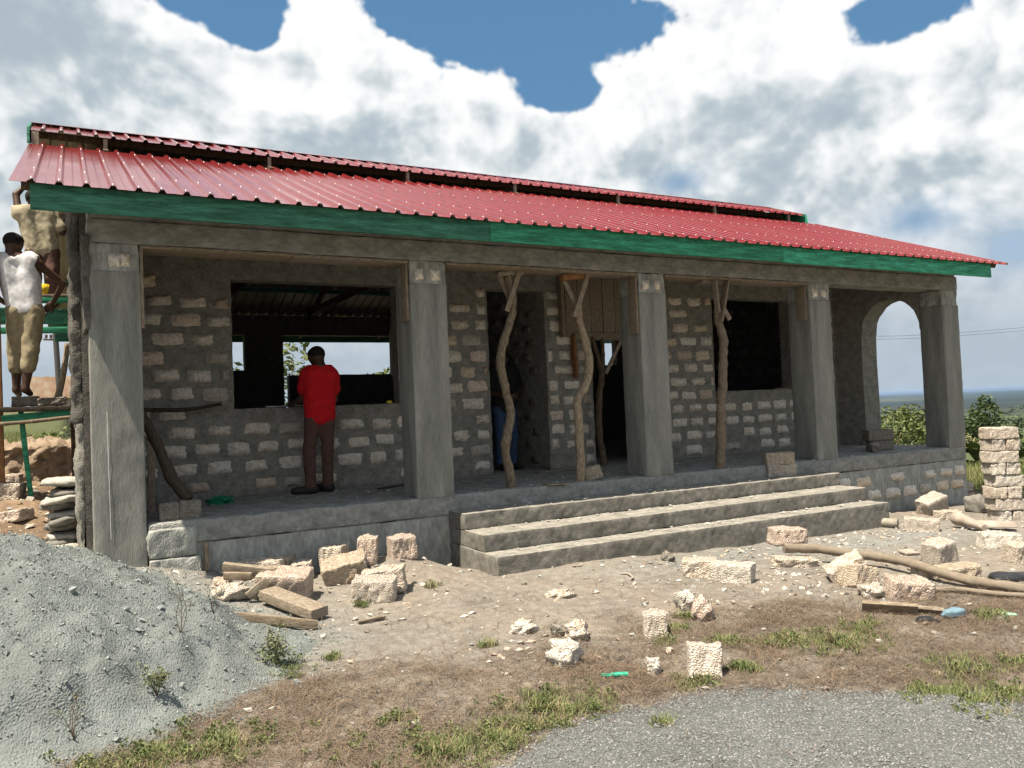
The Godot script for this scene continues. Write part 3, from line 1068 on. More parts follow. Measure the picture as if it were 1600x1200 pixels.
	var bw := part("back_wall", wall_mesh(0.2, FLOOR - 0.02, 11.18, 3.43, bopen, 0.2, 0.16, 0.02, Transform3D(Basis(), Vector3(0, 0, -8.0))), M.dark_mortar, h)
	var pt := part("partition_wall", box_mesh(Vector3(5.42, 0.66, -7.99), Vector3(5.6, 3.42, -2.105), 0.25, 0.0, 0.01), M.mortar, h)
	wall_blocks(pt, [], 2.14, 5.4, 0.80, 3.3, Transform3D(Basis(Vector3(0, 0, -1), Vector3.UP, Vector3(-1, 0, 0)), Vector3(5.416, 0, 0)) * Transform3D(Basis(), Vector3.ZERO), false, 0.9, "coral_block", true)  # darker blocks here paint in the dimness behind the doorway
	wall_blocks(rg, [], 2.2, 5.6, 0.80, 3.3, Transform3D(Basis(Vector3(0, 0, -1), Vector3.UP, Vector3(-1, 0, 0)), Vector3(11.176, 0, 0)), false, 0.8, "coral_block", true)  # darker blocks again, painted shade of the room behind the second window
	# shuttering over the second doorway
	for k in 6:
		var w := 0.195
		part("formwork_board", plank_mesh(0.78 + rng.randf_range(-0.03, 0.05), w, 0.024, k), M.old_board if k % 2 else M.board, h, Transform3D(Basis(Vector3.DOWN, Vector3.LEFT, Vector3.FORWARD), Vector3(5.80 + k * (w + 0.008), 2.86, -1.868 + 0.004 * (k % 2))))
	part("formwork_board", plank_mesh(1.5, 0.10, 0.05), M.board, h, Transform3D(Basis(Vector3.RIGHT, 0.02), Vector3(6.55, 2.445, -1.83)))
	part("formwork_board", plank_mesh(0.86, 0.10, 0.05), M.board, h, along(Vector3(5.62, 3.30, -1.84), Vector3(5.63, 2.44, -1.84)))
	part("formwork_board", plank_mesh(0.58, 0.13, 0.03), M.orange_board, h, along(Vector3(5.79, 2.46, -1.855), Vector3(5.81, 1.90, -1.86)))
	# roof
	var ang := atan(PITCH)
	sheets(h, Vector3(-0.487, slope_y(0.60), 0.60), 3.30 / cos(ang), ang, false, [0.06, 0.75, 2.0, 3.1], 0.867)
	sheets(h, Vector3(-0.485, 4.708, -2.66), 0.84 / cos(ang), ang, false, [0.1], 0.8425)
	var ang2 := atan(0.335)
	sheets(h, Vector3(-0.485, 5.03 - 0.335 * 5.39, -8.87), 5.41 / cos(ang2), ang2, true, [], 0.8425)
	st = S()
	for k in 12:
		var xa := -0.49 + 11.8 * k / 12.0
		var xb := -0.49 + 11.8 * (k + 1) / 12.0 + 0.03
		var a := Vector3(0, 4.99 + 0.034, -3.37)
		var b := Vector3(0, 4.99 + 0.034, -3.60)
		var tp := Vector3(0, 5.068 + 0.003 * (k % 2), -3.485)
		st.set_smooth_group(-1)
		quad(st, a + Vector3(xa, 0, 0), a + Vector3(xb, 0, 0), tp + Vector3(xb, 0, 0), tp + Vector3(xa, 0, 0), Vector3(0, 1, 1))
		quad(st, b + Vector3(xa, 0, 0), b + Vector3(xb, 0, 0), tp + Vector3(xb, 0, 0), tp + Vector3(xa, 0, 0), Vector3(0, 1, -1))
	part("ridge_cap", done(st), M.red_sheet, h)
	# fascia
	var fb := [[-0.36, 3.36, "green_dark", 0.0], [3.364, 7.22, "green_board", 0.004], [7.224, 11.34, "green_light", -0.003]]
	for q in fb:
		part("fascia_board", plank_mesh(q[1] - q[0], 0.190, 0.026, q[0]), M[q[2]], h, Transform3D(Basis(), Vector3((q[0] + q[1]) * 0.5, 3.190 + q[3], 0.528)))
	for q in [[-0.40, 11.6, -8.83]]:
		part("fascia_board", plank_mesh(q[1] - q[0], 0.20, 0.026, 3.0), M.green_dark, h, Transform3D(Basis(), Vector3((q[0] + q[1]) * 0.5, 3.10, q[2])))
	# trusses
	for x: float in [0.25, 2.04, 3.84, 5.47, 7.28, 9.24, 10.95]:
		st = S()
		bar(st, Vector3(x, slope_y(0.50) - 0.10, 0.50), Vector3(x, slope_y(-2.68) - 0.10, -2.68), 0.05, 0.10)
		bar(st, Vector3(x, 4.50, -2.60), Vector3(x, 4.90, -3.48), 0.05, 0.10)
		bar(st, Vector3(x, 4.90, -3.49), Vector3(x, 3.12, -8.80), 0.05, 0.10)
		bar(st, Vector3(x, 3.48, -0.1), Vector3(x, 3.48, -8.0), 0.05, 0.12)
		bar(st, Vector3(x + 0.05, 3.5, -3.48), Vector3(x + 0.05, 4.9, -3.48), 0.05, 0.10)
		bar(st, Vector3(x + 0.05, 3.5, -3.48), Vector3(x + 0.05, 4.12, -5.7), 0.05, 0.09)
		bar(st, Vector3(x + 0.05, 3.5, -3.48), Vector3(x + 0.05, 4.30, -2.1), 0.05, 0.09)
		part("roof_truss", done(st), M.bark, h)
		part("clerestory_post", box_mesh(Vector3(x - 0.02, 4.46, -2.72), Vector3(x + 0.02, 4.71, -2.68), 0.2, 0.0, 0.002), M.old_board, h)
	for z: float in [-8.55, -7.1, -5.6, -4.1]:
		part("purlin", plank_mesh(11.7, 0.075, 0.05, z), M.green_dark, h, Transform3D(Basis(Vector3.RIGHT, -ang2), Vector3(5.4, 5.03 - 0.335 * (-3.48 - z) - 0.055, z)))
	for z: float in [0.45, -0.8, -2.0]:
		part("purlin", plank_mesh(12.0, 0.07, 0.05, z), M.bark, h, Transform3D(Basis(Vector3.RIGHT, ang), Vector3(5.58, slope_y(z) - 0.045, z)))
	part("purlin", plank_mesh(11.7, 0.075, 0.05, 9.0), M.bark, h, Transform3D(Basis(Vector3.RIGHT, ang), Vector3(5.4, 4.80, -3.10)))
	# barge boards closing the ends of the raised ridge
	for x: float in [-0.50, 11.33]:
		st = S()
		extrude(st, PackedVector2Array([Vector2(-2.62, 4.545), Vector2(-2.65, 4.735), Vector2(-3.48, 5.06), Vector2(-3.48, 4.82)]), 0.024, Transform3D(Basis(Vector3(0, 0, 1), Vector3(0, 1, 0), Vector3(-1, 0, 0)), Vector3(x, 0, 0)))
		part("barge_board", done(st), M.green_dark if x < 0.0 else M.green_light, h)
	part("clerestory_post", box_mesh(Vector3(-0.46, 4.52, -2.72), Vector3(-0.39, 4.70, -2.66), 0.2, 0.0, 0.002), M.old_board, h)
	# things left on the window sills are made in yard_items()

func steps() -> void:
	var s := thing("concrete_steps", "three wide rough concrete steps rising to the veranda between the second and fourth columns", "steps")
	var lev := [[3.07, 8.24, -0.4, 0.235, 1.00], [3.075, 8.20, 0.237, 0.392, 0.73], [3.07, 8.235, 0.394, 0.545, 0.345]]
	dusty_lit_tops = true  # bright treads and shaded risers are painted in along with the dust
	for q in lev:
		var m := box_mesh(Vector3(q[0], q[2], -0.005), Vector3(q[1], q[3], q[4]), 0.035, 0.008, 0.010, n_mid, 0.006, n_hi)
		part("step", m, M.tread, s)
	dusty_lit_tops = false

func v3(x: float, z: float, lift := 0.0) -> Vector3:
	return Vector3(x, ground(x, z) + lift, z)

func block(spec: Array, label: String, group := "loose coral blocks on the ground", at_y = null) -> MeshInstance3D:
	# x, z, width, height, depth, turn, tilt, lean, material, shape
	var w: float = spec[2]
	var hh: float = spec[3]
	var d: float = spec[4]
	var bs := Basis(Vector3.UP, deg_to_rad(-28.57 + spec[5])) * Basis(Vector3.RIGHT, deg_to_rad(spec[6])) * Basis(Vector3.BACK, deg_to_rad(spec[7]))
	var k: int = spec[9]
	var base := Vector3(0.38, 0.20, 0.20) if k < 8 else Vector3(0.2, 0.2, 0.2)
	if k >= 11:
		base = Vector3(0.355, 0.14, 0.24) if k < 14 else Vector3(0.172, 0.14, 0.24)
	var p := Vector3(spec[0], 0, spec[1]) + VIEW * d * 0.42
	p.y = (ground(p.x, p.z) - 0.02 if at_y == null else float(at_y)) + hh * 0.5
	var cut := k < 8 or k >= 11
	return one("coral_block" if cut else "coral_stone", block_meshes[k], bmats[spec[8]] if spec[8] >= 0 else M.grey_and_shaded_block, label, "block" if cut else "stone", Transform3D(bs * Basis.from_scale(Vector3(w, hh, d) / base), p), group)

func loose_blocks() -> void:
	var g1 := "coral blocks heaped in front of the plinth"
	block([1.21, 0.22, 0.37, 0.17, 0.2, 4, 0, 0, 0, 0], "long tan block lying at the back left of the heap, behind the short boards", g1)
	block([1.40, 0.14, 0.18, 0.19, 0.19, -6, 0, 0, 3, 1], "short squat block at the back of the heap, right of the long tan block", g1)
	block([1.54, 0.30, 0.17, 0.16, 0.18, 10, 4, 4, 0, 2], "small crumbling block between the big pitted block and the plinth", g1)
	block([1.82, 0.30, 0.21, 0.24, 0.19, -8, 0, 3, 0, 3], "upright block half hidden behind the big tilted slab-like block", g1)
	block([2.06, 0.50, 0.17, 0.24, 0.18, 5, 0, -2, 1, 4], "block standing on end before the plinth, left of the block on the mound", g1)
	block([2.37, 0.50, 0.23, 0.20, 0.22, 22, 0, 2, 1, 5], "square pinkish block on top of the sand mound beside the plinth", g1)
	block([1.80, 0.66, 0.36, 0.20, 0.24, 12, 14, 12, 3, 6], "large tan block tilted up on its edge in the middle of the heap", g1)
	block([1.28, 0.78, 0.40, 0.23, 0.22, -3, 12, -4, 1, 7], "big pinkish pitted block at the front of the heap, right of the boards", g1)
	block([1.88, 1.19, 0.33, 0.19, 0.2, 0, 4, -3, 4, 0], "pale pitted block at the front right of the heap, nearest the yard", g1)
	block([2.02, 1.02, 0.34, 0.20, 0.2, 3, 0, 5, 0, 2], "tan block close behind the pale front right block of the heap", g1)
	block([0.87, 0.71, 0.25, 0.13, 0.16, 8, 0, 8, 4, 8], "low cream lump of coral at the left front of the heap, by the crushed stone", g1)
	block([0.86, 0.48, 0.14, 0.10, 0.14, 0, 0, 0, 1, 9], "small reddish stone under the left end of the short boards", g1)
	block([1.07, 0.72, 0.11, 0.08, 0.10, 30, 0, 0, 4, 10], "fist sized pale stone between the cream lump and the big pitted block", g1)
	var g2 := "loose coral blocks in front of the steps"
	block([4.46, 2.02, 0.28, 0.15, 0.2, -14, 0, 0, 0, 1], "tan block touching a whitish block in front of the steps", g2)
	block([4.53, 2.34, 0.33, 0.16, 0.2, -30, 0, 0, 2, 3], "whitish block with a grey end, right of the tan block in front of the steps", g2)
	block([3.61, 2.81, 0.12, 0.15, 0.12, 20, 0, 10, 2, 9], "narrow whitish stone standing left of a rounded orange stone", g2)
	block([3.55, 3.05, 0.12, 0.16, 0.12, 0, 0, -8, 1, 8], "rounded orange pink stone right beside a narrow whitish stone", g2)
	block([3.04, 3.19, 0.145, 0.17, 0.14, -5, 0, 2, 4, 5], "cream pitted block standing upright in the middle of the yard", g2)
	block([2.28, 3.33, 0.18, 0.145, 0.16, 18, 10, -6, 2, 10], "angular pinkish white stone above the green plastic handle", g2)
	block([2.78, 3.93, 0.17, 0.18, 0.12, -4, -14, -4, 4, 6], "large white block tipped on edge at the border of the gravel path", g2)
	block([2.60, 3.72, 0.075, 0.11, 0.07, 0, 0, 0, 2, 9], "small knobbly white stone left of the large white tipped block", g2)
	block([2.43, 2.58, 0.145, 0.09, 0.12, 0, 0, 6, 2, 8], "low pinkish white stone, leftmost of a row of three in the dry weeds", g2)
	block([2.59, 2.78, 0.11, 0.09, 0.11, 15, 0, 0, -1, 9], "rounded grey brown stone, middle one of a row of three in the dry weeds", g2)
	block([2.62, 2.94, 0.14, 0.12, 0.13, 40, 0, 12, 0, 10], "leaning pinkish stone, rightmost of a row of three in the dry weeds", g2)
	block([3.10, 1.94, 0.20, 0.075, 0.13, 0, 0, 4, 0, 8], "flat stone half buried in the sand below the left end of the steps", g2)
	block([2.90, 3.49, 0.05, 0.045, 0.05, 0, 0, 0, 1, 10], "tiny pink stone between the upright cream block and the white tipped block", g2)
	block([4.61, 1.40, 0.10, 0.10, 0.10, 0, 0, 0, -1, 8], "small grey lump lying at the foot of the lowest step", g2)
	var g3 := "coral blocks round the fallen log"
	block([5.58, 1.95, 0.31, 0.15, 0.2, 6, 0, -3, 1, 4], "pink block resting on top of the left end of the fallen log", g3, 0.165)
	block([5.43, 2.16, 0.36, 0.085, 0.2, 4, 0, -4, 0, 7], "low block under the left end of the fallen log", g3)
	block([5.28, 2.84, 0.30, 0.19, 0.2, -10, 8, 28, 0, 2], "block tilted steeply against the middle of the fallen log", g3)
	block([5.20, 3.00, 0.24, 0.17, 0.2, 25, -14, -16, 3, 3], "yellowish block right of the steeply tilted block by the log", g3)
	block([4.93, 3.31, 0.16, 0.11, 0.14, 0, 0, 8, 4, 9], "small white block in front of the yellowish block by the log", g3)
	block([5.16, 3.46, 0.29, 0.16, 0.2, -4, 6, -7, 1, 0], "reddish pitted block in front of the log", g3)
	block([6.42, 2.87, 0.23, 0.25, 0.19, 24, 6, 10, 4, 5], "large pale block standing behind the log on the right", g3)
	block([5.99, 3.07, 0.25, 0.10, 0.18, 14, 0, -10, 4, 1], "flat white block close behind the log, left of the orange brown block", g3)
	block([6.08, 3.25, 0.28, 0.13, 0.19, 6, 0, 4, 3, 6], "orange brown block close behind the log, below the large pale block", g3)
	block([8.26, 1.44, 0.36, 0.17, 0.2, -30, 0, -4, 4, 3], "long pale slab of a block lying near the right end of the steps", g3)
	block([9.59, 0.68, 0.33, 0.26, 0.22, 20, 10, 18, 4, 7], "white block leaning against the plinth at the right corner of the house", g3)
	block([9.45, 0.97, 0.29, 0.12, 0.18, -4, 0, 0, 0, 2], "low tan block right of the leaning white block at the house corner", g3)
	block([7.81, 2.57, 0.35, 0.16, 0.2, -8, 0, -3, 2, 4], "cream block lying in front of the brick coloured bent sheet, near the right edge", g3)
	block([7.16, 3.12, 0.22, 0.18, 0.18, 10, 4, 0, 0, 5], "tan block cut by the right edge of the picture, above the black sheet", g3)
	block([11.53, -0.10, 0.16, 0.13, 0.16, 0, 0, 0, 0, 1], "cream block on the grass behind the right corner, upper of two", g3, 0.0)
	block([11.50, -0.06, 0.16, 0.12, 0.16, 3, 0, 0, 1, 2], "cream block on the grass behind the right corner, lower of two", g3, -0.13)
	var g4 := "coral blocks left on the veranda"
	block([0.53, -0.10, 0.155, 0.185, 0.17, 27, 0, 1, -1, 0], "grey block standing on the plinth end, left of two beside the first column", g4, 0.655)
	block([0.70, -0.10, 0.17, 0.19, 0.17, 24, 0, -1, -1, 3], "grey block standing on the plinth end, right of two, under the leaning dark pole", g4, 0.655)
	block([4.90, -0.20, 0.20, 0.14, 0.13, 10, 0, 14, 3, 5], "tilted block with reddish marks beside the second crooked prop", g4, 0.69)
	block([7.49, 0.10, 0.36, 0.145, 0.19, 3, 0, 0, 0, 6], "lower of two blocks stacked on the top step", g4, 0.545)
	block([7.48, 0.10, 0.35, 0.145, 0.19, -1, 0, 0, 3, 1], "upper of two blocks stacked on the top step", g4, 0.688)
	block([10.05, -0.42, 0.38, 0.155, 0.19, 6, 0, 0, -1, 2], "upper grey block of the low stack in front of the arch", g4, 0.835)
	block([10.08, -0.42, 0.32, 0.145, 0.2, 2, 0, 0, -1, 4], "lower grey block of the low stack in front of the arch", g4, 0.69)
	block([9.76, -0.30, 0.15, 0.15, 0.12, 20, 0, 22, -1, 9], "small grey stone leaning on the low stack in front of the arch", g4, 0.685)
	var g5 := "coral blocks by the scaffold"
	block([-0.80, -3.1, 0.24, 0.21, 0.2, 20, 0, 0, 1, 0], "upper pinkish block at the left edge, behind the green scaffold leg", g5)
	block([-0.76, -2.35, 0.26, 0.17, 0.2, 12, 0, -6, 0, 3], "middle block at the left edge, in front of the green scaffold leg", g5)
	block([-0.66, -1.75, 0.22, 0.11, 0.2, -10, 0, 8, 1, 5], "lowest pink block at the left edge, just above the crushed stone", g5)
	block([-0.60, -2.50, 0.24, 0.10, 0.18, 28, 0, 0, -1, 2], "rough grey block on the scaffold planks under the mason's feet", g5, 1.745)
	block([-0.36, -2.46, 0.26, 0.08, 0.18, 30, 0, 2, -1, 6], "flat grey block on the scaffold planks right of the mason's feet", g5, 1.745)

func block_pillar() -> void:
	var x := 9.87
	var z := 1.47
	var y0 := ground(x, z) - 0.02
	var names := ["bottom", "second", "third", "fourth", "fifth", "sixth", "seventh", "top"]
	var rt := Vector3(0.878, 0, 0.478)
	for c in 8:
		var y := y0 + 0.145 * c
		var sh := Vector3(-0.012, 0, 0) * float(c % 3) + rt * rng.randf_range(-0.012, 0.012) - rt * 0.006 * c
		if c % 2 == 1:
			block([x + sh.x, z + sh.z, 0.352, 0.139, 0.24, rng.randf_range(-3, 3), 0, 0, [4, 2, 4, 0][c / 2], 11 + (c / 2) % 3], "%s block of the tall free-standing pillar of coral blocks, laid lengthwise" % names[c], "blocks of the tall free-standing pillar", y)
		else:
			for s in 2:
				var o: Vector3 = rt * (0.09 if s else -0.09)
				block([x + sh.x + o.x, z + sh.z + o.z, 0.170, 0.139, 0.24, rng.randf_range(-4, 4), 0, 0, [2, 4, 0, 4, 2][(c + s) % 5], 14 + (c / 2 + s) % 3], "%s block of the %s course of the tall free-standing pillar" % ["right" if s else "left", names[c]], "blocks of the tall free-standing pillar", y)
	block([10.27, 1.63, 0.26, 0.17, 0.22, 2, 0, 0, 0, 3], "lower block of the short stack right of the tall pillar", "blocks of the tall free-standing pillar")
	block([10.27, 1.61, 0.26, 0.15, 0.22, -4, 0, 0, 4, 6], "upper block of the short stack right of the tall pillar", "blocks of the tall free-standing pillar", ground(10.27, 1.61) + 0.145)

func timber(n: String, a: Vector3, b: Vector3, h: float, t: float, m: Material, label: String, category: String, roll := 0.0, group := "") -> MeshInstance3D:
	return one(n, plank_mesh(a.distance_to(b), h, t, a.x), m, label, category, along(a, b, roll), group)

func props_and_timber() -> void:
	var gp := "crooked pole props under the veranda beam"
	var p := thing("roof_prop", "crooked brown pole prop nearest the second column, with boards nailed to its head", "prop", Vector3(3.89, FLOOR, -0.2), 0.0, gp)
	part("pole", tube_mesh([Vector3(0, 0, 0), Vector3(-0.07, 0.42, 0.01), Vector3(0.01, 0.75, 0), Vector3(-0.03, 1.02, 0), Vector3(-0.08, 1.36, 0), Vector3(0.06, 1.76, 0), Vector3(0.09, 2.0, 0), Vector3(0.05, 2.22, 0)], 0.050, 0.042, 10, 7, 0.45), M.pole, p)
	part("head_board", plank_mesh(0.50, 0.055, 0.022, 1.0), M.board, p, along(Vector3(-0.01, 1.85, 0.055), Vector3(0.17, 2.30, 0.06)))
	part("head_board", plank_mesh(0.36, 0.07, 0.022, 2.0), M.old_board, p, along(Vector3(0.12, 1.92, -0.05), Vector3(-0.03, 2.26, -0.05)))
	part("head_board", plank_mesh(0.30, 0.045, 0.10, 3.0), M.old_board, p, along(Vector3(-0.07, 2.235, 0.0), Vector3(0.20, 2.262, 0.0)))
	p = thing("roof_prop", "pale crooked pole prop with peeling bark in the middle of the veranda", "prop", Vector3(4.71, FLOOR, -0.15), 0.0, gp)
	part("pole", tube_mesh([Vector3(0, 0, 0), Vector3(0.01, 0.50, 0), Vector3(0.0, 0.88, 0), Vector3(0.12, 1.05, 0), Vector3(0.18, 1.33, 0), Vector3(0.08, 1.75, 0), Vector3(0.06, 1.95, 0)], 0.050, 0.040, 10, 7, 0.45), M.pale_pole, p)
	part("head_board", plank_mesh(0.56, 0.055, 0.022, 4.0), M.board, p, along(Vector3(-0.02, 1.80, 0.055), Vector3(0.19, 2.30, 0.06)))
	part("head_board", plank_mesh(0.46, 0.05, 0.022, 5.0), M.old_board, p, along(Vector3(0.10, 1.86, -0.04), Vector3(-0.10, 2.25, -0.04)))
	part("head_board", plank_mesh(0.36, 0.06, 0.10, 6.0), M.orange_board, p, along(Vector3(-0.14, 2.222, 0.0), Vector3(0.22, 2.26, 0.0)))
	p = thing("roof_prop", "knotty grey pole prop between the third and fourth columns", "prop", Vector3(6.68, FLOOR, -0.1), 0.0, gp)
	part("pole", tube_mesh([Vector3(0, 0, 0), Vector3(0.03, 0.35, 0), Vector3(0.05, 0.7, 0), Vector3(0.10, 1.0, 0), Vector3(0.13, 1.35, 0), Vector3(0.15, 1.55, 0), Vector3(0.08, 1.80, 0), Vector3(0.06, 1.92, 0)], 0.060, 0.048, 10, 7, 0.5), M.pole, p)
	part("head_board", plank_mesh(0.55, 0.09, 0.022, 7.0), M.board, p, along(Vector3(0.05, 1.76, 0.07), Vector3(0.19, 2.29, 0.07)))
	part("head_board", plank_mesh(0.42, 0.08, 0.022, 8.0), M.old_board, p, along(Vector3(0.0, 1.87, 0.09), Vector3(-0.03, 2.28, 0.08)))
	part("head_board", plank_mesh(0.20, 0.06, 0.022, 9.0), M.board, p, along(Vector3(0.13, 1.96, 0.03), Vector3(0.23, 1.80, 0.04)))
	part("head_board", plank_mesh(0.44, 0.04, 0.12, 10.0), M.old_board, p, along(Vector3(-0.16, 2.25, -0.03), Vector3(0.28, 2.262, -0.03)))
	p = thing("forked_prop", "dark forked branch propping the shuttering inside the second doorway", "prop", Vector3(6.11, FLOOR, -1.70), 0.0, gp)
	part("pole", tube_mesh([Vector3(0, 0, 0), Vector3(-0.06, 0.5, 0), Vector3(-0.03, 0.93, 0), Vector3(0.02, 1.18, 0), Vector3(0.05, 1.32, 0)], 0.045, 0.042, 9, 6, 0.4), M.bark, p)
	part("fork_arm", tube_mesh([Vector3(0.03, 1.25, 0), Vector3(-0.02, 1.45, 0), Vector3(-0.11, 1.74, 0)], 0.034, 0.026, 8, 5, 0.4), M.bark, p)
	part("fork_arm", tube_mesh([Vector3(0.04, 1.28, 0), Vector3(0.07, 1.5, -0.02), Vector3(0.07, 1.72, -0.02)], 0.034, 0.026, 8, 5, 0.4), M.bark, p)
	part("brace_board", plank_mesh(0.62, 0.05, 0.022), M.old_board, p, along(Vector3(0.06, 1.25, 0.05), Vector3(0.38, 1.76, 0.05)))
	one("leaning_pole", tube_mesh([Vector3(0.735, 0.845, -0.22), Vector3(0.60, 1.06, -0.30), Vector3(0.52, 1.30, -0.35), Vector3(0.39, 1.60, -0.42), Vector3(0.26, 1.95, -0.5)], 0.052, 0.040, 9, 6, 0.3), M.dark_pole, "dark bent pole leaning from the two grey blocks towards the first column", "pole")
	one("stick", tube_mesh([Vector3(1.26, 1.69, -1.80), Vector3(0.95, 1.645, -1.74), Vector3(0.7, 1.64, -1.7), Vector3(0.36, 1.66, -1.6)], 0.018, 0.024, 7, 5, 0.4), M.dark_pole, "thin dark stick lying level against the veranda wall left of the first window", "stick")
	timber("upright_board", Vector3(0.485, 0.69, -0.85), Vector3(0.50, 1.40, -0.90), 0.06, 0.03, M.board, "narrow upright board just right of the first column, behind the blocks", "board", 90.0)
	# on the ground
	var gb := "cut boards lying by the block heap"
	timber("beam_offcut", v3(1.16, 0.83, 0.075), v3(1.40, 1.44, 0.055), 0.075, 0.15, M.old_board, "thick squared timber offcut lying in front of the block heap", "timber", 4.0, gb)
	timber("board", Vector3(0.775, 0.19, 1.45), v3(1.33, 1.64, 0.03), 0.06, 0.03, M.board, "long narrow board on edge in front of the thick timber offcut", "board", 0.0, gb)
	timber("board", Vector3(0.90, 0.345, 0.44), Vector3(1.26, 0.285, 0.66), 0.085, 0.045, M.old_board, "upper board resting on the left of the block heap", "board", 14.0, gb)
	timber("board", Vector3(0.89, 0.295, 0.53), Vector3(1.08, 0.285, 0.66), 0.06, 0.03, M.board, "short pale board below the upper board on the heap", "board", 10.0, gb)
	timber("board", Vector3(1.02, 0.16, 0.78), Vector3(1.17, 0.27, 0.80), 0.06, 0.035, M.old_board, "short board propped against the big pitted block", "board", 0.0, gb)
	timber("board", v3(1.60, 1.70, 0.015), v3(1.81, 1.66, 0.022), 0.03, 0.02, M.old_board, "thin splinter of board lying alone in the yard", "board", 40.0, gb)
	timber("board", v3(4.55, 3.50, 0.045), v3(4.77, 3.76, 0.035), 0.09, 0.03, M.board, "weathered board leaning flat in front of the reddish block, left of two", "board", 35.0, gb)
	timber("board", v3(4.74, 3.62, 0.03), v3(4.93, 3.83, 0.02), 0.10, 0.025, M.old_board, "weathered board in front of the reddish block, right of two", "board", 60.0, gb)
	one("log", tube_mesh([v3(5.46, 1.98, 0.135), v3(5.70, 2.12, 0.125), v3(5.92, 2.42, 0.10), v3(5.96, 2.73, 0.10), v3(5.88, 3.10, 0.085), v3(5.86, 3.42, 0.055), v3(5.95, 3.78, 0.05), v3(6.2, 4.2, 0.05)], 0.043, 0.034, 11, 7, 0.4), M.log, "long bent fallen log lying among the blocks on the right", "log")
	one("branch", tube_mesh([v3(5.35, 3.30, 0.03), v3(5.60, 3.52, 0.028), v3(5.75, 3.82, 0.03), v3(6.1, 4.3, 0.03)], 0.022, 0.018, 8, 6, 0.4), M.log, "thin branch lying parallel below the fallen log", "branch")
	one("bent_twig", tube_mesh([v3(3.93, 1.60, 0.01), v3(3.97, 1.66, 0.02), v3(3.95, 1.74, 0.014), v3(3.88, 1.80, 0.02)], 0.010, 0.008, 6, 5, 0.3), M.clay, "bent reddish twig on the sand below the steps", "twig")

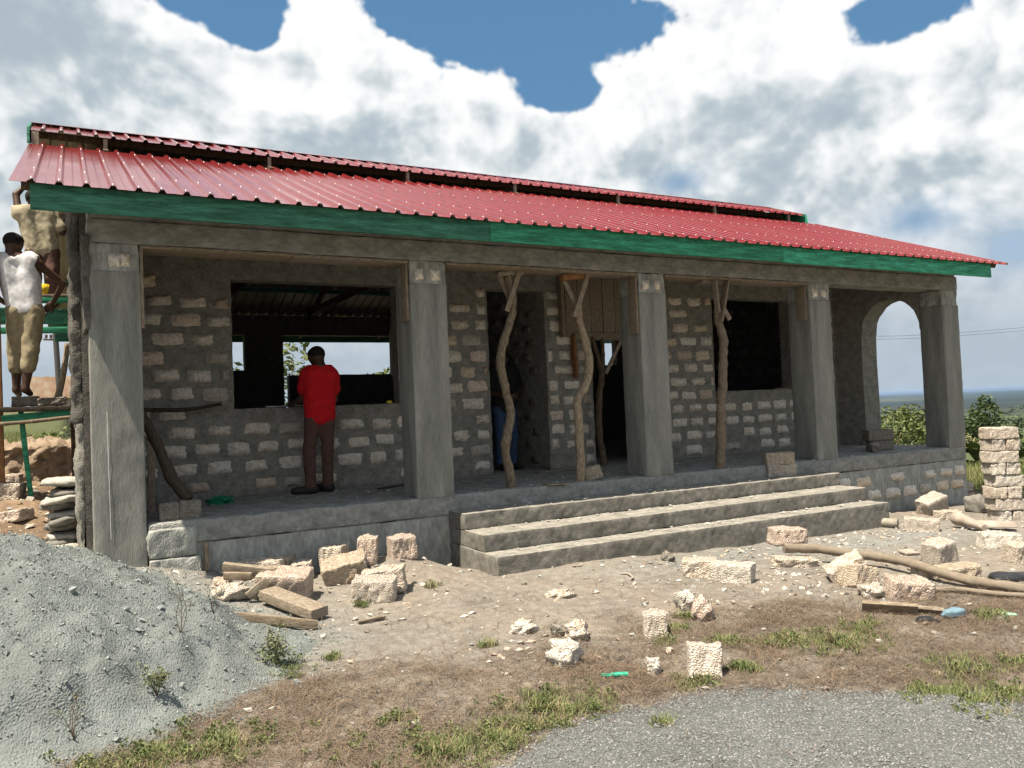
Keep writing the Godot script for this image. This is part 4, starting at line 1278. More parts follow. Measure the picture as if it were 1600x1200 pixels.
func yard_items() -> void:
	# a green plastic handle with a loop
	var t := thing("hand_tool", "green plastic hand tool with a loop lying in the dry weeds", "tool", v3(2.40, 3.62, 0.017), deg_to_rad(-36.0))
	part("grip", tube_mesh([Vector3(-0.01, 0, 0), Vector3(0.02, 0.002, 0), Vector3(0.07, 0.004, 0), Vector3(0.078, 0.004, 0)], 0.013, 0.014, 10, 3, 0.1), M.green_plastic, t)
	part("loop", tube_mesh([Vector3(-0.01, 0, 0.008), Vector3(-0.05, 0, 0.014), Vector3(-0.062, 0, 0.0), Vector3(-0.05, 0, -0.014), Vector3(-0.01, 0, -0.008)], 0.005, 0.005, 6, 4, 0.0), M.green_plastic, t)
	t = thing("plastic_bottle", "crushed blue grey plastic bottle near the right edge of the yard", "bottle", v3(4.92, 3.91, 0.03), deg_to_rad(-8.0))
	part("bottle_body", lump(Vector3(0.085, 0.028, 0.035), 0.016, 3), M.blue_plastic, t)
	part("bottle_cap", lump(Vector3(0.012, 0.011, 0.011), 0.001, 4), M.blue_plastic, t, Transform3D(Basis(), Vector3(-0.092, 0.0, 0.0)))
	one("wrapper", lump(Vector3(0.06, 0.016, 0.028), 0.014, 5), M.mint_plastic, "crumpled pale green wrapper at the right edge of the yard", "wrapper", Transform3D(Basis(Vector3.UP, -0.9), v3(5.26, 4.05, 0.016)))
	one("plastic_bag", lump(Vector3(0.07, 0.020, 0.035), 0.02, 6), M.black_plastic, "crumpled black plastic bag in front of the weathered boards", "bag", Transform3D(Basis(Vector3.UP, -0.6), v3(4.68, 3.90, 0.015)))
	one("plastic_sheet", lump(Vector3(0.20, 0.03, 0.10), 0.03, 7), M.black_plastic, "piece of black plastic sheet behind the log at the right edge", "plastic sheet", Transform3D(Basis(Vector3.UP, -0.5), v3(6.45, 3.45, 0.012)))
	# pipe offcuts
	var st := S()
	var ax := Vector3(1, 0, 0)
	for k in 16:
		var a := TAU * k / 16.0
		var b := TAU * (k + 1) / 16.0
		var pa := Vector3(0, cos(a), sin(a))
		var pb := Vector3(0, cos(b), sin(b))
		quad(st, pa * 0.055 - ax * 0.12, pb * 0.055 - ax * 0.12, pb * 0.055 + ax * 0.12, pa * 0.055 + ax * 0.12, pa + pb)
		quad(st, pa * 0.046 - ax * 0.12, pb * 0.046 - ax * 0.12, pb * 0.046 + ax * 0.12, pa * 0.046 + ax * 0.12, -pa - pb)
		for e in [-0.12, 0.12]:
			quad(st, pa * 0.055 + ax * e, pb * 0.055 + ax * e, pb * 0.046 + ax * e, pa * 0.046 + ax * e, ax * e)
	one("pipe_offcut", done(st), M.pvc, "short open ended pipe offcut lying at the right end of the steps", "pipe", Transform3D(Basis(Vector3.UP, deg_to_rad(-62.0)), v3(8.16, 1.02, 0.05)))
	one("tapered_post", tube_mesh([v3(8.88, 1.42, 0.10), v3(8.78, 1.60, 0.085), v3(8.67, 1.86, 0.05)], 0.085, 0.035, 12, 4, 0.12), M.clay, "pinkish tapered post lying in front of the tall block pillar", "post")
	st = S()
	for k in 8:
		var a := lerpf(-0.9, 1.0, k / 8.0)
		var b := lerpf(-0.9, 1.0, (k + 1) / 8.0)
		var pa := Vector3(0, cos(a) * 0.12, sin(a) * 0.12)
		var pb := Vector3(0, cos(b) * 0.12, sin(b) * 0.12)
		for s in [0.0, -0.012]:
			var qa: Vector3 = pa * (1.0 + s * 8.0)
			var qb: Vector3 = pb * (1.0 + s * 8.0)
			quad(st, qa - ax * 0.22, qb - ax * 0.22, qb + ax * 0.22, qa + ax * 0.22, pa if s == 0.0 else -pa)
		for e in [-0.22, 0.22]:
			quad(st, pa + ax * e, pb + ax * e, pb * 0.904 + ax * e, pa * 0.904 + ax * e, ax * e)
	one("bent_sheet", done(st), M.clay, "brick coloured bent sheet lying behind the tapered post", "sheet", Transform3D(Basis(Vector3.UP, deg_to_rad(-50.0)), v3(8.95, 1.78, -0.02)))
	for k in 2:
		timber("tile_piece", v3(6.70 + 0.1 * k, 2.27 - 0.10 * k, 0.02), v3(6.86 + 0.1 * k, 2.30 - 0.10 * k, 0.025), 0.02, 0.10 - 0.03 * k, M.clay if k == 0 else M.pvc, "flat brown tile piece on the dust right of the log, %s of two" % ["nearer", "farther"][k], "tile", 6.0)
	one("grey_sack", lump(Vector3(0.16, 0.12, 0.12), 0.05, 9), M.grey_sack, "rounded grey sack left of the tall block pillar", "sack", Transform3D(Basis(Vector3.UP, 0.3), v3(10.41, 0.70, 0.10)))
	# sacks beside the gable
	var lab := ["bottom", "second", "third", "fourth", "fifth", "sixth", "seventh", "eighth", "top"]
	for k in 9:
		var c := v3(-0.215 + 0.03 * sin(k * 2.1), -1.32 - 0.03 * (k % 3))
		c.y += 0.035 + 0.066 * k
		var pale := k in [1, 4, 6, 8]
		one("cement_sack", lump(Vector3(0.165 if pale else 0.14, 0.040, 0.24), 0.055, 20 + k), M.sack if pale else M.grey_sack, "%s %s sack in the pile of old sacks beside the gable wall" % [lab[k], "pale" if pale else "grey"], "sack", Transform3D(Basis(Vector3.UP, rng.randf_range(-0.35, 0.35)) * Basis(Vector3.BACK, rng.randf_range(-0.10, 0.16)), c), "pile of sacks beside the gable")
	one("torn_sack", lump(Vector3(0.14, 0.035, 0.09), 0.04, 30), M.sack, "torn pale sack crumpled in front of the sack pile", "sack", Transform3D(Basis(Vector3.UP, 0.4), v3(-0.25, -0.75, 0.05)))
	one("torn_sack", lump(Vector3(0.12, 0.03, 0.07), 0.035, 31), M.sack, "flattened pale sack at the foot of the first column", "sack", Transform3D(Basis(Vector3(0.2, 1, 0).normalized(), -0.5), v3(-0.14, -0.35, 0.03)))
	one("torn_sack", lump(Vector3(0.10, 0.03, 0.06), 0.03, 32), M.grey_sack, "grey scrap of sacking half under the crushed stone beside the first column", "sack", Transform3D(Basis(Vector3.UP, -0.3), v3(-0.12, 0.10, 0.02)))
	# on the veranda and the sills
	st = S()
	for k in 14:
		var a := rng.randf() * TAU
		var c := []
		for j in 5:
			c.append(Vector3(cos(a + j * 1.3) * rng.randf_range(0.02, 0.15), rng.randf_range(0.005, 0.07), sin(a + j * 1.3) * rng.randf_range(0.02, 0.09)))
		tube(st, smooth_path(c, 4), 0.008, 0.008, 5, 0.0)
	one("green_netting", done(st), M.green_net, "crumpled green netting on the veranda floor below the first window", "netting", Transform3D(Basis(), Vector3(1.13, FLOOR, -1.15)))
	one("plumb_line", tube_mesh([Vector3(0.115, 1.62, 0.010), Vector3(0.118, 1.1, 0.011), Vector3(0.122, 0.60, 0.010)], 0.0016, 0.0016, 5, 5, 0.0), M.paper, "thin white string hanging down the face of the first column", "string")
	one("paper_sheet", box_mesh(Vector3(-0.16, 0, -0.05), Vector3(0.16, 0.006, 0.06), 0.05, 0.0, 0.02), M.paper, "white papers on the first window sill beside the man in red", "paper", Transform3D(Basis(Vector3.UP, 0.2), Vector3(2.12, 1.645, -1.99)))
	one("paper_sheet", box_mesh(Vector3(-0.10, 0, -0.05), Vector3(0.10, 0.005, 0.06), 0.05, 0.0, 0.02), M.paper, "white paper on the first window sill, farther left", "paper", Transform3D(Basis(Vector3.UP, -0.2), Vector3(1.86, 1.642, -1.98)))
	one("yellow_tape", lump(Vector3(0.035, 0.018, 0.03), 0.003, 33), M.yellow_plastic, "small yellow tape measure at the right end of the first window sill", "tape measure", Transform3D(Basis(), Vector3(3.21, 1.652, -1.98)))
	timber("pale_batten", Vector3(9.62, 1.652, -1.96), Vector3(9.90, 1.652, -1.97), 0.018, 0.03, M.board, "short pale batten on the sill of the second window", "batten")
	timber("mortar_board", Vector3(4.20, 0.70, -0.05), Vector3(4.42, 0.70, -0.02), 0.014, 0.14, M.old_board, "small flat board lying on the edge of the veranda floor between two props", "board")
	timber("floor_batten", Vector3(2.75, 0.705, -1.15), Vector3(3.35, 0.703, -1.5), 0.02, 0.03, M.dark_pole, "thin dark batten on the veranda floor left of the second column", "batten")
	timber("floor_plank", Vector3(4.95, 0.702, -1.5), Vector3(5.7, 0.703, -1.6), 0.015, 0.10, M.old_board, "loose plank on the veranda floor in front of the wall pier", "plank")

# an uneven rounded lump with the given half sizes
func lump(half: Vector3, amp: float, sd: int) -> ArrayMesh:
	var st := S()
	var nz := noise(0.30 / maxf(half.x, half.z), 3, 200 + sd)
	var n2 := noise(1.1 / maxf(half.x, half.z), 2, 300 + sd)
	var n3 := noise(3.2 / maxf(half.x, half.z), 2, 400 + sd)
	var nu := 34
	var nv := 16
	var p := []
	for j in nv + 1:
		var row := PackedVector3Array()
		for i in nu:
			var th := TAU * i / nu
			var ph := PI * j / nv - PI * 0.5
			var c := pow(absf(cos(th)), 0.6) * signf(cos(th))
			var s := pow(absf(sin(th)), 0.6) * signf(sin(th))
			var cp := pow(absf(cos(ph)), 0.5)
			var d := Vector3(c * cp, pow(absf(sin(ph)), 0.7) * signf(ph), s * cp) * half
			var e := amp * nz.get_noise_3dv(d) * 1.6 + amp * 0.7 * n2.get_noise_3dv(d) + amp * 0.35 * n3.get_noise_3dv(d)
			row.append(d + d.normalized() * e)
		p.append(row)
	for j in nv:
		for i in nu:
			var i2 := (i + 1) % nu
			quad(st, p[j][i], p[j][i2], p[j + 1][i2], p[j + 1][i], p[j][i] + p[j + 1][i2])
	return done(st)

func scaffold() -> void:
	var s := thing("scaffold", "rough timber scaffold with green legs at the left gable", "scaffold", Vector3(-0.5, ground(-0.5, -2.5), -2.5))
	var o := s.position
	part("platform_plank", plank_mesh(1.35, 0.05, 0.20, 1.0), M.dark_pole, s, Transform3D(Basis(Vector3.BACK, -0.01), Vector3(-0.68, 1.71, -2.36) - o))
	part("platform_plank", plank_mesh(1.30, 0.05, 0.20, 2.0), M.dark_pole, s, Transform3D(Basis(Vector3.BACK, -0.015), Vector3(-0.70, 1.715, -2.58) - o))
	part("platform_plank", plank_mesh(1.25, 0.045, 0.16, 3.0), M.old_board, s, Transform3D(Basis(Vector3.BACK, -0.01), Vector3(-0.68, 1.715, -2.78) - o))
	part("ledger", plank_mesh(0.75, 0.08, 0.04, 4.0), M.green_board, s, along(Vector3(-0.72, 1.615, -2.33) - o, Vector3(-0.06, 1.66, -2.33) - o))
	part("cross_pole", tube_mesh([Vector3(-1.2, 1.56, -2.28) - o, Vector3(-0.6, 1.575, -2.27) - o, Vector3(-0.08, 1.62, -2.27) - o], 0.022, 0.018, 8, 5, 0.3), M.pole, s)
	part("leg", plank_mesh(1.05, 0.075, 0.045, 5.0), M.green_board, s, along(Vector3(-0.60, 1.68, -2.42) - o, Vector3(-0.515, 0.66, -2.40) - o))
	part("leg", plank_mesh(3.4, 0.10, 0.05, 6.0), M.orange_board, s, along(Vector3(-0.795, 3.86, -2.44) - o, Vector3(-0.775, 0.55, -2.44) - o))
	part("leg", plank_mesh(1.2, 0.07, 0.045, 7.0), M.bark, s, along(Vector3(-0.14, 1.70, -2.75) - o, Vector3(-0.13, 0.60, -2.75) - o))
	part("upper_board", plank_mesh(0.92, 0.16, 0.035, 8.0), M.green_dark, s, along(Vector3(-0.98, 2.84, -4.05) - o, Vector3(-0.06, 2.86, -4.05) - o))
	part("upper_board", plank_mesh(0.90, 0.035, 0.22, 9.0), M.green_dark, s, along(Vector3(-0.96, 2.945, -4.13) - o, Vector3(-0.06, 2.945, -4.13) - o))
	part("upper_board", plank_mesh(0.92, 0.075, 0.04, 10.0), M.green_board, s, along(Vector3(-0.98, 2.68, -4.0) - o, Vector3(-0.06, 2.70, -4.0) - o))
	part("upper_board", plank_mesh(0.60, 0.07, 0.035, 11.0), M.green_board, s, along(Vector3(-0.70, 2.90, -2.95) - o, Vector3(-0.10, 2.93, -2.95) - o))
	part("upper_board", plank_mesh(0.60, 0.03, 0.18, 12.0), M.old_board, s, along(Vector3(-0.70, 2.955, -3.02) - o, Vector3(-0.10, 2.975, -3.02) - o))
	one("pale_pole", tube_mesh([Vector3(-0.30, 1.745, -2.70), Vector3(-0.22, 2.05, -2.72), Vector3(-0.17, 2.42, -2.80)], 0.035, 0.028, 9, 5, 0.3), M.pale_pole, "pale barkless pole leaning on the scaffold planks against the gable", "pole")
	var tub := thing("yellow_tub", "small yellow plastic tub on the upper scaffold board by the mason's hand", "tub", Vector3(-0.40, 2.985, -3.0))
	var st := S()
	for k in 14:
		var a := TAU * k / 14.0
		var b := TAU * (k + 1) / 14.0
		var pa := Vector3(cos(a), 0, sin(a))
		var pb := Vector3(cos(b), 0, sin(b))
		quad(st, pa * 0.05, pb * 0.05, pb * 0.066 + Vector3.UP * 0.11, pa * 0.066 + Vector3.UP * 0.11, pa + pb)
		quad(st, pa * 0.047 + Vector3.UP * 0.003, pb * 0.047 + Vector3.UP * 0.003, pb * 0.063 + Vector3.UP * 0.11, pa * 0.063 + Vector3.UP * 0.11, -pa - pb)
		quad(st, pa * 0.066 + Vector3.UP * 0.11, pb * 0.066 + Vector3.UP * 0.11, pb * 0.063 + Vector3.UP * 0.11, pa * 0.063 + Vector3.UP * 0.11, Vector3.UP)
		tri(st, Vector3.ZERO, pa * 0.05, pb * 0.05, Vector3.DOWN)
	part("tub_body", done(st), M.yellow_plastic, tub)

# ------------------------------------------------------------------ people
# bones: [from, to, radius, radius, blend, squash of the depth]; joined by a smooth minimum and meshed with surface nets
func nets(st: SurfaceTool, bones: Array, cell: float, clips: Array = [], nz: FastNoiseLite = null, amp := 0.0, carve: Array = []) -> void:
	var lo := Vector3.ONE * 1e6
	var hi := -lo
	for b in bones:
		var r: float = maxf(b[2], b[3]) + cell * 3.0 + 0.02
		lo = lo.min((b[0] as Vector3).min(b[1]) - Vector3.ONE * r)
		hi = hi.max((b[0] as Vector3).max(b[1]) + Vector3.ONE * r)
	var nx := int((hi.x - lo.x) / cell) + 2
	var ny := int((hi.y - lo.y) / cell) + 2
	var nzz := int((hi.z - lo.z) / cell) + 2
	var f := PackedFloat32Array()
	f.resize(nx * ny * nzz)
	f.fill(0.5)
	for b in bones:
		var a: Vector3 = b[0]
		var e: Vector3 = b[1]
		var ra: float = b[2]
		var rb: float = b[3]
		var k: float = b[4]
		var sq: Vector3 = b[5] if b.size() > 5 else Vector3.ONE
		var ba := (e - a) * sq
		var bb := maxf(ba.length_squared(), 1e-9)
		var m := maxf(ra, rb) + k + cell * 2.0
		var l := ((a.min(e) - Vector3.ONE * m - lo) / cell).floor()
		var h := ((a.max(e) + Vector3.ONE * m - lo) / cell).ceil()
		for i in range(maxi(0, int(l.x)), mini(nx, int(h.x) + 1)):
			for j in range(maxi(0, int(l.y)), mini(ny, int(h.y) + 1)):
				for q in range(maxi(0, int(l.z)), mini(nzz, int(h.z) + 1)):
					var pa := (lo + Vector3(i, j, q) * cell - a) * sq
					var t := clampf(pa.dot(ba) / bb, 0.0, 1.0)
					var d := (pa - ba * t).length() - lerpf(ra, rb, t)
					var n := (i * ny + j) * nzz + q
					var o := f[n]
					var hh := maxf(k - absf(o - d), 0.0) / k
					f[n] = minf(o, d) - hh * hh * k * 0.25
	if nz or not clips.is_empty():
		for i in nx:
			for j in ny:
				for q in nzz:
					var n := (i * ny + j) * nzz + q
					if f[n] > 0.08:
						continue
					var p := lo + Vector3(i, j, q) * cell
					if nz:
						f[n] += amp * nz.get_noise_3d(p.x * 1.3 + p.y * 0.5, p.y * 0.55 - p.x * 0.35, p.z * 1.3)
					for c: Plane in clips:
						f[n] = maxf(f[n], c.distance_to(p))
					for c: Array in carve:
						var q0 := Geometry3D.get_closest_point_to_segment(p, c[0], c[1])
						f[n] = maxf(f[n], c[2] - p.distance_to(q0))
	var vid := PackedInt32Array()
	vid.resize(nx * ny * nzz)
	vid.fill(-1)
	var vs := PackedVector3Array()
	var off := PackedInt32Array([0, ny * nzz, nzz, ny * nzz + nzz, 1, ny * nzz + 1, nzz + 1, ny * nzz + nzz + 1])
	var cor := [Vector3(0, 0, 0), Vector3(1, 0, 0), Vector3(0, 1, 0), Vector3(1, 1, 0), Vector3(0, 0, 1), Vector3(1, 0, 1), Vector3(0, 1, 1), Vector3(1, 1, 1)]
	var edges := PackedInt32Array([0, 1, 2, 3, 4, 5, 6, 7, 0, 2, 1, 3, 4, 6, 5, 7, 0, 4, 1, 5, 2, 6, 3, 7])
	for i in nx - 1:
		for j in ny - 1:
			for q in nzz - 1:
				var n := (i * ny + j) * nzz + q
				if f[n] > cell * 2.0 or f[n] < -cell * 2.0:
					continue
				var cnt := 0
				var sum := Vector3.ZERO
				for e in range(0, 24, 2):
					var fa := f[n + off[edges[e]]]
					var fb := f[n + off[edges[e + 1]]]
					if (fa < 0.0) != (fb < 0.0):
						sum += (cor[edges[e]] as Vector3).lerp(cor[edges[e + 1]], fa / (fa - fb))
						cnt += 1
				if cnt:
					vid[n] = vs.size()
					vs.append(lo + (Vector3(i, j, q) + sum / cnt) * cell)
	var ax := [Vector3.RIGHT, Vector3.UP, Vector3.BACK]
	var stp := [ny * nzz, nzz, 1]
	for i in range(1, nx - 1):
		for j in range(1, ny - 1):
			for q in range(1, nzz - 1):
				var n := (i * ny + j) * nzz + q
				var f0 := f[n]
				if absf(f0) > cell * 2.0:
					continue
				for d in 3:
					var f1 := f[n + stp[d]]
					if (f0 < 0.0) == (f1 < 0.0):
						continue
					var u: int = stp[(d + 1) % 3]
					var v: int = stp[(d + 2) % 3]
					var a := vid[n]
					var b := vid[n - u]
					var c := vid[n - u - v]
					var e := vid[n - v]
					if a < 0 or b < 0 or c < 0 or e < 0:
						continue
					var out: Vector3 = ax[d] * (1.0 if f0 < 0.0 else -1.0)
					if out.dot(Vector3.ONE) > 0.0:
						for w in [a, c, b, a, e, c]:
							st.add_vertex(vs[w])
					else:
						for w in [a, b, c, a, c, e]:
							st.add_vertex(vs[w])

func limb(a: Vector3, b: Vector3, ra: float, rb: float, k := 0.03, sq := Vector3.ONE) -> Array:
	return [a, b, ra, rb, k, sq]

# palm with five bent fingers; along = towards the fingers, up = back of the hand, thumb on the side given
func hand_bones(w: Vector3, along_: Vector3, up: Vector3, side: float, curl: float) -> Array:
	var f := along_.normalized()
	var s := f.cross(up).normalized() * side
	var u := s.cross(f).normalized() * side
	var o := []
	o.append(limb(w, w + f * 0.03, 0.024, 0.026, 0.02))
	for k in 4:
		var lat := (k - 1.5) * 0.019
		var root := w + f * 0.085 + s * lat
		o.append(limb(w + f * 0.02 + s * lat * 0.7, root, 0.015, 0.012, 0.012))
		var len_: float = [0.072, 0.082, 0.078, 0.060][k]
		var d1 := (f * cos(curl * 0.5) - u * sin(curl * 0.5)).normalized()
		var d2 := (f * cos(curl * 1.3) - u * sin(curl * 1.3)).normalized()
		var m := root + d1 * len_ * 0.5
		o.append(limb(root, m, 0.0098, 0.0088, 0.006))
		o.append(limb(m, m + d2 * len_ * 0.5, 0.0088, 0.0072, 0.004))
	var tb := w + f * 0.03 - s * 0.030
	var tm := tb + (f * 0.7 - s * 0.6 - u * 0.3).normalized() * 0.042
	o.append(limb(w + f * 0.01 - s * 0.012, tb, 0.016, 0.013, 0.012))
	o.append(limb(tb, tm, 0.0125, 0.0105, 0.008))
	o.append(limb(tm, tm + (f * 0.9 - s * 0.2 - u * 0.3).normalized() * 0.032, 0.0105, 0.0085, 0.005))
	return o

# head round its centre, facing `face`
func head_bones(c: Vector3, face: Vector3, up: Vector3) -> Array:
	var z := face.normalized()
	var x := up.cross(z).normalized()
	var y := z.cross(x)
	var at := func(a: float, b: float, d: float) -> Vector3: return c + x * a + y * b + z * d
	return [
		limb(at.call(0, 0.025, -0.025), at.call(0, 0.03, 0.02), 0.083, 0.080, 0.03), limb(at.call(0, -0.03, 0.03), at.call(0, -0.075, 0.055), 0.062, 0.040, 0.04),
		limb(at.call(0, 0.02, 0.082), at.call(0, -0.028, 0.108), 0.010, 0.016, 0.015), limb(at.call(-0.032, 0.028, 0.078), at.call(0.032, 0.028, 0.078), 0.013, 0.013, 0.015),
		limb(at.call(-0.030, 0.006, 0.080), at.call(-0.030, 0.006, 0.082), 0.0115, 0.0115, 0.004), limb(at.call(0.030, 0.006, 0.080), at.call(0.030, 0.006, 0.082), 0.0115, 0.0115, 0.004),
		limb(at.call(-0.018, -0.058, 0.092), at.call(0.018, -0.058, 0.092), 0.009, 0.009, 0.006), limb(at.call(-0.016, -0.072, 0.090), at.call(0.016, -0.072, 0.090), 0.009, 0.009, 0.006),
		limb(at.call(-0.082, 0.015, -0.005), at.call(-0.080, -0.025, 0.0), 0.014, 0.010, 0.008), limb(at.call(0.082, 0.015, -0.005), at.call(0.080, -0.025, 0.0), 0.014, 0.010, 0.008),
		limb(at.call(0, -0.04, -0.03), at.call(0, -0.13, -0.04), 0.056, 0.058, 0.04),
	]

func hair_mesh(c: Vector3, face: Vector3, up: Vector3) -> ArrayMesh:
	var z := face.normalized()
	var x := up.cross(z).normalized()
	var y := z.cross(x)
	var st := S()
	var b := [limb(c + y * 0.027 - z * 0.027, c + y * 0.034 + z * 0.018, 0.0885, 0.084, 0.03)]
	var cut := (z * 0.8 - y * 0.75).normalized()
	nets(st, b, 0.008, [Plane(cut, cut.dot(c + y * 0.045 + z * 0.062)), Plane(-y, -y.dot(c - y * 0.030))], noise(60.0, 2, 5), 0.003)
	return done(st)

# j holds the joints; the body is one skin from head to feet
func body_mesh(j: Dictionary, face: Vector3, up: Vector3, curl := 0.7) -> ArrayMesh:
	var st := S()
	var b := []
	var across: Vector3 = (j.rs - j.ls).normalized()
	var sl: float = j.get("slim", 1.0)
	var nk: Vector3 = j.neck
	var pel: Vector3 = (j.lh + j.rh) * 0.5
	b.append(limb(j.ls.lerp(nk, 0.45), pel.lerp(j.lh, 0.7) + Vector3(0, 0.08, 0), 0.092 * sl, 0.092 * sl, 0.07))
	b.append(limb(j.rs.lerp(nk, 0.45), pel.lerp(j.rh, 0.7) + Vector3(0, 0.08, 0), 0.092 * sl, 0.092 * sl, 0.07))
	b.append(limb(nk, j.head, 0.055, 0.05, 0.04))
	b.append(limb(nk, j.ls, 0.055, 0.052, 0.04))
	b.append(limb(nk, j.rs, 0.055, 0.052, 0.04))
	for s in ["l", "r"]:
		b.append(limb(j[s + "s"], j[s + "e"], 0.050 * sl, 0.038 * sl, 0.03))
		b.append(limb(j[s + "e"], j[s + "w"], 0.039 * sl, 0.026, 0.015))
		b.append(limb(j[s + "h"], j[s + "k"], 0.084 * sl, 0.054 * sl, 0.04))
		b.append(limb(j[s + "k"], (j[s + "k"] as Vector3).lerp(j[s + "a"], 0.35), 0.056, 0.056, 0.02))
		b.append(limb((j[s + "k"] as Vector3).lerp(j[s + "a"], 0.35), j[s + "a"], 0.056, 0.036, 0.02))
		b.append(limb(j[s + "a"], j[s + "t"], 0.042, 0.030, 0.02))
	nets(st, b, 0.016)
	nets(st, head_bones(j.head, face, up), 0.008)
	for s in ["l", "r"]:
		var d: Vector3 = j[s + "w"] - j[s + "e"]
		var hd: Vector3 = j.get(s + "d", d)
		nets(st, hand_bones(j[s + "w"] + hd.normalized() * 0.012, hd, j.get(s + "u", across * (1.0 if s == "r" else -1.0)), 1.0 if s == "l" else -1.0, curl), 0.005)
	return done(st)

func torso_cloth(j: Dictionary, grow: float, sleeve: float, hem: float, neck_y: float, sd: int, loose := 0.012, straps := false) -> ArrayMesh:
	var st := S()
	var nk: Vector3 = j.neck
	var pel: Vector3 = (j.lh + j.rh) * 0.5
	var b := []
	var sl: float = j.get("slim", 1.0)
	var carve := []
	for s in ["l", "r"]:
		var sh: Vector3 = j[s + "s"]
		b.append(limb(sh.lerp(nk, 0.42), pel.lerp(j[s + "h"], 0.75) + Vector3(0, 0.02, 0), 0.092 * sl + grow, 0.096 * sl + grow, 0.07))
		b.append(limb(nk + Vector3(0, -0.02, 0), sh, 0.050 + grow, 0.052 + grow, 0.04))
		if sleeve > 0.0:
			b.append(limb(sh, sh.lerp(j[s + "e"], sleeve), 0.050 * sl + grow, 0.052 * sl + grow, 0.03))
		if straps:
			var o: Vector3 = (sh - nk).normalized()
			carve.append([sh + o * 0.035, (sh + o * 0.02).lerp(j[s + "e"], 0.5), 0.088])
	if straps:
		carve.append([nk + Vector3(0, 0.05, 0), nk + Vector3(0, 0.3, 0), 0.098])
	var dn := (pel - nk).normalized()
	var clips := [Plane(dn, dn.dot(pel) + hem), Plane(-dn, -dn.dot(nk) + neck_y)]
	nets(st, b, 0.012 if straps else 0.014, clips, noise(8.0, 3, sd), loose, carve)
	return done(st)

func trousers(j: Dictionary, grow: float, cut: float, sd: int, loose := 0.014) -> ArrayMesh:
	var st := S()
	var b := []
	var pel: Vector3 = (j.lh + j.rh) * 0.5
	var sl: float = j.get("slim", 1.0)
	for s in ["l", "r"]:
		var h: Vector3 = j[s + "h"]
		var kn: Vector3 = j[s + "k"]
		var an: Vector3 = j[s + "a"]
		b.append(limb(pel + Vector3(0, 0.09, 0), h, 0.100 * sl + grow * 0.4 - 0.012, 0.088 * sl + grow * 0.7 - 0.004, 0.05))
		b.append(limb(h, kn, 0.086 * sl + grow, 0.058 * sl + grow, 0.04))
		b.append(limb(kn, kn.lerp(an, cut), 0.058 * sl + grow, 0.052 * sl + grow, 0.02))
	nets(st, b, 0.014, [Plane(Vector3.UP, pel.y + 0.13)], noise(8.5, 3, sd), loose)
	return done(st)

func shoe(a: Vector3, t: Vector3) -> ArrayMesh:
	var st := S()
	var d := (t - a)
	d.y = 0
	d = d.normalized()
	var g0 := Vector3(a.x, minf(a.y, t.y) - 0.01, a.z)
	nets(st, [limb(a - d * 0.035 + Vector3(0, -0.03, 0), t, 0.048, 0.042, 0.02), limb(a + Vector3(0, 0.02, 0), a + Vector3(0, -0.02, 0), 0.05, 0.05, 0.03), limb(t, t + d * 0.035, 0.042, 0.034, 0.02)], 0.010, [Plane(Vector3.DOWN, -(g0.y - 0.055))], noise(12.0, 2, 3), 0.003)
	return done(st)

